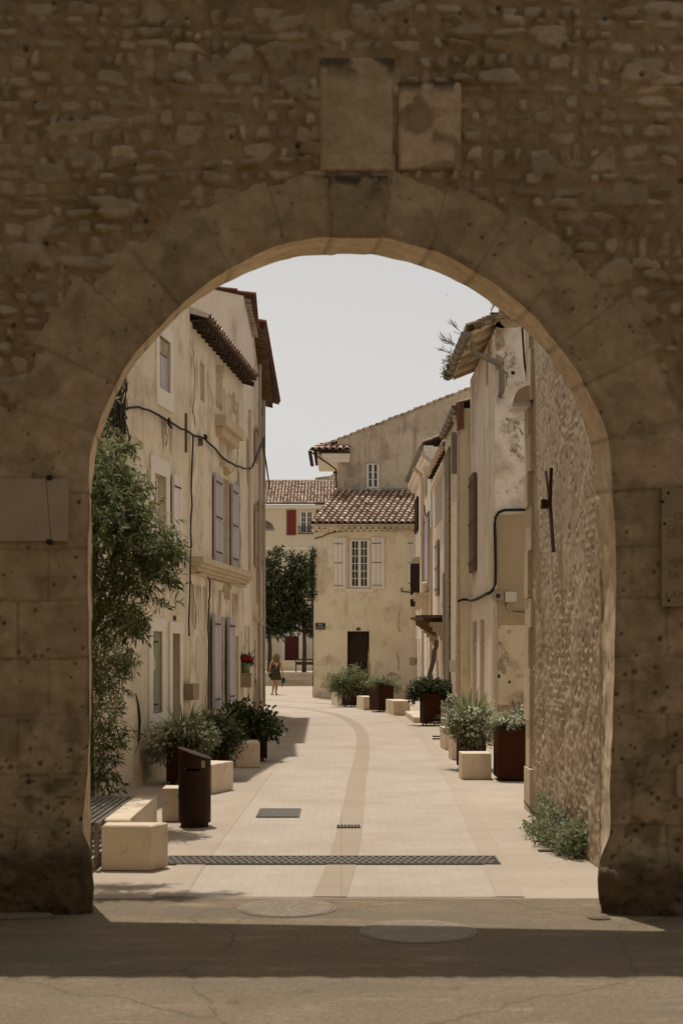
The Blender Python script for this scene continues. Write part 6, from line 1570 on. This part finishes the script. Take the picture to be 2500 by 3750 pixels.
# flower pot on a box
q = (893, 27.15)
xw = F2.pt(F2.at(886, 2440)[0], 0, 0)
t = thing('letter_box', 'tan metal box fixed to the wall under the red flower pot', 'box', (-1.86, 27.1, 1.15))
b = MB(); b.box(-1.93, -1.72, 27.0, 27.25, gz(2518, 27.05), gz(2470, 27.05)); b.build('body', M['box_tan'], t)
b = MB(); b.box(-1.94, -1.71, 26.99, 27.26, gz(2470, 27.05) + .001, gz(2468, 27.05) + .012); b.build('lid', M['box_tan'], t)
zt_ = gz(2468, 27.05) + .013
t = thing('flower_pot', 'pale green pot standing on the wall box by the lavender shutters', 'flower pot', (-1.82, 27.12, zt_))
b = MB(); b.lathe((-1.82, 27.12, zt_), [(.070, 0), (.085, .16), (.098, .165), (.098, .20), (.085, .20), (.08, .17)], 20); b.build('pot', M['pot_green'], t)
bush_plant((-1.82, 27.12, zt_ + .19), 'red geranium in the pale green pot', [(0, 0, .06, .11, .11, .08, 1)], 400, .05, .035, 'leaf_dark', 130, .05, fm='petal_r', seed=61)

# ------------------------------------------------------------------ litter bin
bx, by, br = -1.56, 14.95 + .17, .172
t = thing('litter_bin', 'rusty brown cylindrical litter bin with a slanted lid and cut out branches', 'litter bin', (bx, by, 0))
b = MB(); b.lathe((bx, by, .006), [(br * .86, 0), (br * .86, .07), (br * .6, .07)], 32); b.build('foot', M['corten_dark'], t)
def slant(x): return .775 - .34 * (x - bx)
seg = 64; V = []; F = []; zs = [.055, .12, .30, .45, .60]
slot = lambda a: abs(math.cos(a)) < .42 and math.sin(a) < 0
for k in range(seg):
    a = 2 * math.pi * k / seg
    for z in zs + [.61, .633]: V.append((bx + br * math.cos(a), by + br * math.sin(a), z))
    V.append((bx + br * math.cos(a), by + br * math.sin(a), slant(bx + br * math.cos(a))))
nz = 8
for k in range(seg):
    a = 2 * math.pi * (k + .5) / seg
    for j in range(nz - 1):
        if j == 5 and math.sin(a) < -.2 and -.55 < math.cos(a) < .35: continue
        F.append((k * nz + j, ((k + 1) % seg) * nz + j, ((k + 1) % seg) * nz + j + 1, k * nz + j + 1))
b = MB(); b.add(V, F); b.build('body', M['corten_dark'], t, True)
b = MB(); b.lathe((bx, by, .06), [(br * .92, 0), (br * .92, .55)], 32); b.build('liner', M['iron'], t)
V = []; n = 40
for z_, rr_ in ((.0, br + .008), (.016, br + .008)):
    for k in range(n):
        a = 2 * math.pi * k / n; x = bx + rr_ * math.cos(a) * 1.02; V.append((x, by + rr_ * math.sin(a), slant(x) + z_))
b = MB(); b.add(V, [tuple(range(n))[::-1], tuple(range(n, 2 * n))] + [(k, (k + 1) % n, n + (k + 1) % n, n + k) for k in range(n)]); b.build('lid', M['corten_dark'], t)
def on_bin(a, z, o=.001): return (bx + (br + o) * math.sin(a), by - (br + o) * math.cos(a), z)
b = MB(); A0, A1 = .52, .78
for k in range(4):
    a0, a1 = lerp(A0, A1, k / 4), lerp(A0, A1, (k + 1) / 4); b.add([on_bin(a0, .642, .002), on_bin(a1, .642, .002), on_bin(a1, .715, .002), on_bin(a0, .715, .002)], [(0, 1, 2, 3)])
b.build('label', M['box_tan'], t)
b = MB(); b.tube([on_bin(-.50, .628, .0), on_bin(-.50, .628, .014)], .009, 8); b.build('lock', M['slat'], t)
b = MB(); rr = random.Random(6)          # branch cut-outs, built as dark inlays seen through to the liner
def branch(a, z, da, dz, w, depth):
    pts = [(a, z)]
    for k in range(4): a += da * .25 + rr.uniform(-.02, .02); z += dz * .25; pts.append((a, z))
    for k in range(4):
        w0, w1 = w * (1 - k / 4 * .7), w * (1 - (k + 1) / 4 * .7); (a0, z0), (a1, z1) = pts[k], pts[k + 1]
        b.add([on_bin(a0 - w0, z0), on_bin(a0 + w0, z0), on_bin(a1 + w1, z1), on_bin(a1 - w1, z1)], [(0, 1, 2, 3)])
    if depth:
        for k in (2, 4): branch(pts[k][0], pts[k][1], rr.uniform(-.5, .5), dz * .65, w * .6, depth - 1)
for a in (-1.35, -.85, -.35, .05, .55, 1.0, 1.45, 2.0, 2.6, 3.2, 3.8, 4.4): branch(a, .13 + rr.uniform(0, .03), rr.uniform(-.3, .3), .15, .045, 2)
b.build('cut_out', M['iron'], t)

# ------------------------------------------------------------------ angular bench on the left
t = thing('street_bench', 'low bench of grey slats with a long pale stone edge, by the left pillar', 'bench', (-2.3, 13, 0))
b = MB(); b.bevprism([(-1.83, 12.32), (-1.855, 14.3), (-2.06, 14.3), (-2.05, 12.32)], .03, .42, .012); b.build('stone_edge', M['concrete'], t)
b = MB(); b.bevprism([(-2.04, 12.10), (-1.62, 12.07), (-1.50, 12.29), (-1.72, 12.315), (-2.04, 12.315)], .014, .395, .012); b.build('stone_end', M['concrete'], t)
b = MB(); b.prism([(-3.0, 12.12), (-2.12, 12.12), (-2.12, 14.2), (-3.0, 14.2)], .006, .10); b.build('stone_base', M['concrete'], t)
for k in range(15):
    x = -2.085 - k * .058; b = MB()
    b.box(x - .019, x + .019, 12.14, 14.28, .375, .415); b.box(x - .019, x + .019, 12.10, 12.14, .12, .415); b.build('slat', M['slat'], t)
for y in (12.6, 13.9):
    b = MB(); b.box(-2.95, -2.07, y - .03, y + .03, .33, .374); b.box(-2.5, -2.44, y - .03, y + .03, .10, .33); b.build('support', M['slat'], t)

# ------------------------------------------------------------------ woman walking away
PD = 57.9; sc_ = PD / FPX / 7.84
def W3(px, pz, dy=0): return Vector(((960 + px / 7.84 - CX) * PD / FPX, PD + dy, (1410 - pz) * sc_ + .01))
pr = thing('person', 'woman with brown hair walking away in a short olive dress and sandals', 'person', W3(390, 1410))
def skin_mesh(name, joints, edges, m, parent, sub=2):
    me = bpy.data.meshes.new(name); org = world_loc(parent)
    me.from_pydata([tuple(Vector(j[0]) - org) for j in joints], edges, [])
    me.materials.append(m); o = bpy.data.objects.new(name, me); COL.objects.link(o); o.parent = parent
    o.modifiers.new('skin', 'SKIN'); me.skin_vertices.new() if not me.skin_vertices else None
    for i, j in enumerate(joints):
        r = j[1]; me.skin_vertices[0].data[i].radius = r if isinstance(r, tuple) else (r, r)
        me.skin_vertices[0].data[i].use_root = (i == 0)
    s_ = o.modifiers.new('sub', 'SUBSURF'); s_.levels = sub; s_.render_levels = sub
    for p in me.polygons: p.use_smooth = True
    return o
J = [(W3(395, 900), (.155, .11)),          # 0 pelvis
     (W3(392, 740), (.125, .095)), (W3(392, 580), (.145, .10)), (W3(395, 470), (.13, .085)), (W3(398, 405), .05), (W3(402, 360), .052),   # spine..neck 1-5
     (W3(402, 318), (.078, .095)), (W3(402, 262), (.072, .09)), (W3(402, 225), .045),        # head 6-8
     (W3(290, 455), .062), (W3(235, 600, -.02), .044), (W3(215, 690, .03), .036), (W3(200, 800, .10), .028),     # left arm 9-12
     (W3(512, 450), .062), (W3(555, 610, -.03), .044), (W3(578, 740), .036), (W3(598, 860, .05), .027),   # right arm 13-16
     (W3(335, 960), .092), (W3(322, 1120, .06), .062), (W3(318, 1175, .02), .058), (W3(305, 1310, -.16), .036),   # left leg 17-20 (trailing)
     (W3(428, 960), .092), (W3(412, 1120, .10), .062), (W3(402, 1190, .10), .060), (W3(388, 1375, .06), .036),   # right leg 21-24
     (W3(288, 1372, -.10), .030), (W3(408, 1395, .18), .032),
     (W3(196, 835, .12), (.032, .018)), (W3(603, 900, .06), (.032, .018))]
E = [(0, 1), (1, 2), (2, 3), (3, 4), (4, 5), (5, 6), (6, 7), (7, 8), (3, 9), (9, 10), (10, 11), (11, 12), (3, 13), (13, 14), (14, 15), (15, 16), (0, 17), (17, 18), (18, 19), (19, 20), (0, 21), (21, 22), (22, 23), (23, 24), (20, 25), (24, 26), (12, 27), (16, 28)]
skin_mesh('body', J, E, M['skin'], pr)
# fingers
for base, sd in ((W3(196, 835, .12), -1), (W3(603, 900, .06), 1)):
    b = MB()
    for k in range(4):
        o_ = Vector((0, (k - 1.5) * .017, -.01)); b.tube([base + o_, base + o_ + Vector((sd * .004, .002, -.035)), base + o_ + Vector((-sd * .012, .004, -.066 + .006 * abs(k - 1.4)))], [.009, .008, .006], 6)
    b.tube([base + Vector((0, .026, .02)), base + Vector((-sd * .012, .045, -.015)), base + Vector((-sd * .018, .05, -.04))], [.010, .009, .007], 6)
    b.build('fingers', M['skin'], pr, True)
def ring_body(name, rows, m, parent, seg=28, fold=0):
    V = []; F = []
    for (c, rx, ry) in rows:
        for k in range(seg):
            a = 2 * math.pi * k / seg; f = 1 + fold * math.sin(a * 7 + c.z * 3) * max(0, (1.05 - c.z)) ; V.append(c + Vector((math.cos(a) * rx * f, math.sin(a) * ry * f, 0)))
    for i in range(len(rows) - 1):
        for k in range(seg): F.append((i * seg + k, i * seg + (k + 1) % seg, (i + 1) * seg + (k + 1) % seg, (i + 1) * seg + k))
    b = MB(); b.add(V, F); o = b.build(name, m, parent, True)
    md = o.modifiers.new('thick', 'SOLIDIFY'); md.thickness = .006; return o
ring_body('dress', [(W3(395, 985), .225, .20), (W3(394, 930), .218, .19), (W3(393, 850), .202, .165), (W3(392, 760), .176, .132), (W3(392, 690), .165, .122), (W3(392, 610), .168, .125), (W3(393, 570), .160, .122), (W3(395, 535), .148, .112)], M['dress'], pr, fold=.10)
b = MB()
for x0, x1 in ((318, 306), (482, 486)): b.tube([W3(x0, 560, -.115), W3(x1, 470, -.09), W3(x1, 428, -.0), W3(x1, 470, .08), W3(x0, 550, .11)], .011, 6)
b.build('dress_straps', M['dress'], pr, True)
b = MB(); rr = random.Random(2)       # hair: overlapping locks
hc = W3(402, 285)
for k in range(90):
    a = rr.uniform(-1.9, 1.9) - math.pi / 2; top = hc + Vector((math.cos(a) * .05, math.sin(a) * .055, .075 + rr.uniform(-.02, .018)))
    m1 = hc + Vector((math.cos(a) * .098, math.sin(a) * .11, .0 + rr.uniform(-.03, .03))); ln = rr.uniform(.14, .27) if math.sin(a) < .2 else .12
    e = m1 + Vector((math.cos(a) * .02 + rr.uniform(-.02, .02), -.02 + rr.uniform(-.02, .02), -ln)); mm = (m1 + e) / 2 + Vector((rr.uniform(-.02, .02), -.015, 0))
    b.tube([top, m1, mm, e], [.014, .024, .022, .006], 5)
b.lathe(hc, [(.092, -.02), (.098, .03), (.085, .075), (.05, .098), (.01, .104)], 16)
b.build('hair', M['hair'], pr, True)
for c in (W3(288, 1380, -.08), W3(410, 1400, .14)):
    b = MB(); b.prism([(c.x - .045, c.y - .14), (c.x + .045, c.y - .14), (c.x + .05, c.y + .10), (c.x - .05, c.y + .10)], c.z - .03, c.z - .008); b.tube([c + Vector((-.045, 0, -.01)), c + Vector((0, .0, .035)), c + Vector((.045, 0, -.01))], .012, 6); b.build('sandal', M['leather'], pr)
hb = thing('handbag', 'black shoulder bag hanging at the left hip of the walking woman', 'bag', W3(225, 920))
V = []; b = MB(); c0 = W3(222, 845, -.02)
b.lathe((0, 0, 0), [(.02, -.115), (.075, -.10), (.10, -.03), (.10, .04), (.07, .09), (.02, .10)], 18)
b.v = [(c0.x + v[0] * .75, c0.y + v[1] * 1.1, c0.z + v[2]) for v in b.v]; b.build('pouch', M['leather'], hb, True)
b = MB(); b.tube([c0 + Vector((0, 0, .08)), W3(255, 720, -.08), W3(272, 560, -.10), W3(292, 428, -.02), W3(280, 560, .10), c0 + Vector((.02, .06, .08))], .012, 6); b.build('strap', M['leather'], hb, True)
hb = thing('hand_held_bag', 'black rounded bag with a hanging strap in the right hand of the walking woman', 'bag', W3(605, 1090))
b = MB(); c0 = W3(606, 985, .06); b.lathe((0, 0, 0), [(.02, -.135), (.06, -.12), (.075, -.04), (.07, .05), (.045, .10), (.015, .115)], 18)
b.v = [(c0.x + v[0] * .95, c0.y + v[1] * .7, c0.z + v[2]) for v in b.v]; b.build('pouch', M['leather'], hb, True)
b = MB(); b.tube([W3(575, 930, .05), W3(556, 1040, .04), W3(556, 1150, .04), W3(576, 1192, .04), W3(597, 1160, .05), W3(600, 1090, .05)], .012, 6); b.build('strap', M['leather'], hb, True)

# ------------------------------------------------------------------ birds
def bird(px, py, D, s, roll, label):
    c = Vector(P(px, py, D)); t = thing('bird', label, 'bird', c, 'swifts in the sky'); cr, sr = math.cos(roll), math.sin(roll)
    def q(x, y, z): return c + Vector((x * cr - z * sr, y, x * sr + z * cr)) * s
    b = MB(); pts = [q(0, .5, .06), q(0, .3, .04), q(0, 0, 0), q(0, -.3, -.02), q(0, -.5, -.02)]
    b.tube(pts, [.01 * s, .09 * s, .12 * s, .06 * s, .01 * s], 8); b.build('body', M['feather'], t, True)
    for sg in (-1, 1):
        b = MB(); w = [(sg * .05, .18, .03), (sg * .45, .22, .22), (sg * 1.0, -.25, .12), (sg * .5, -.02, .18), (sg * .05, -.15, .02)]
        b.add([q(*p) for p in w] + [q(p[0], p[1], p[2] - .03) for p in w], [(0, 1, 2, 3, 4), (9, 8, 7, 6, 5)] + [(k, (k + 1) % 5, 5 + (k + 1) % 5, 5 + k) for k in range(5)]); b.build('wing', M['feather'], t)
    b = MB(); b.add([q(0, -.4, 0), q(.12, -.75, 0), q(.02, -.6, 0), q(-.02, -.6, 0), q(-.12, -.75, 0)], [(0, 1, 2), (0, 3, 4), (0, 2, 3)]); b.build('tail', M['feather'], t)
bird(1636, 1080, 75, .115, .9, 'larger dark swift gliding in the pale sky left of the arch curve')
bird(1677, 1196, 110, .09, -.3, 'smaller distant swift lower in the sky near the roof weeds')

# ------------------------------------------------------------------ the street side behind the photographer
for k, (x0, x1, h, lab) in enumerate(((-24, -9, 8.5, 'tall shaded house across the street, left of the photographer'), (-8.98, 5, 7.5, 'tall shaded house across the street, behind the photographer'), (5.02, 24, 7.6, 'lower shaded house across the street, right of the photographer'))):
    h_ = House('house', lab, (x1, -3.5), (x0, -3.5), h, 6, M['grey_wall'], group='houses across the street')
    for zz in (1.0, 4.2, 7.4):
        for j in range(int((x1 - x0) / 2.8)):
            a = 1.2 + j * 2.8; q = (a, a + 1.0, zz if zz > 1 else .9, zz + 1.9)
            h_.hole(q, .2); h_.plank('shutter', inset(q, .02, .02), M['brown_wood'], -.14, -.09, 4, (.1, .9), False)
    h_.finish()

for k, (x, y, lab) in enumerate(((-5.5, -.5, 'unseen plane tree added behind the photographer to hold off sky light'),)):  # out of view, added so its canopy cuts sky light before the gate
    t = thing('tree', lab, 'tree', (x, y, 0), None); b = MB(); sg = 1 if x < 0 else -1
    b.tube([(x, y, 0), (x, y, 3), (x + .3 * sg, y, 6)], [.28, .24, .2], 10)
    bl = [(x + dx * sg, y + dy, z, 2.4, 1.7, 1.3, 1) for dx, dy, z in ((0, 0, 10.5), (2.5, 1.6, 10.6), (4.6, .5, 10.8), (2.5, -1.8, 11), (-2.6, 1, 10.4), (-2.4, -1.5, 10.6), (4.8, 3.2, 11.2), (0, 3.2, 11), (-3, 3.2, 11), (2.2, 5.6, 11.8), (5.6, 5.6, 12), (-1.4, 5.6, 11.8), (-4.6, 5.4, 11.8))]
    for B in bl: b.tube([(x + .3 * sg, y, 6), (lerp(x, B[0], .6), lerp(y, B[1], .6), 8.4), B[:3]], [.12, .08, .03], 6)
    b.build('trunk', M['bark'], t, True)
    V, F, T = leaf_cloud(bl, 7500, .40, .32, RNG, .3, .1, 6); np_mesh('crown', V, F, M['leaf_tree'], t, tint=T, smooth=False)

for lab, p0, p1, h in (('shaded house beside the gate on its left', (-24, 10.3), (-7.02, 10.3), 8.5), ('shaded house beside the gate on its right', (7.02, 10.3), (24, 10.3), 7.5),
                       ('house closing the outer street on the left', (-20, -3.4), (-20, 10.2), 10), ('house closing the outer street on the right', (20, 10.2), (20, -3.4), 8)):
    h_ = House('house', lab, p0, p1, h, 5, M['ochre'], group='houses around the outer street')
    for zz in (1.0, 4.2):
        for j in range(int(h_.L / 3)):
            q = (1.0 + j * 3, 2.0 + j * 3, zz, zz + 1.9); h_.hole(q, .2); h_.plank('shutter', inset(q, .02, .02), M['brown_wood'], -.14, -.09, 4, (.1, .9), False)
    h_.finish()
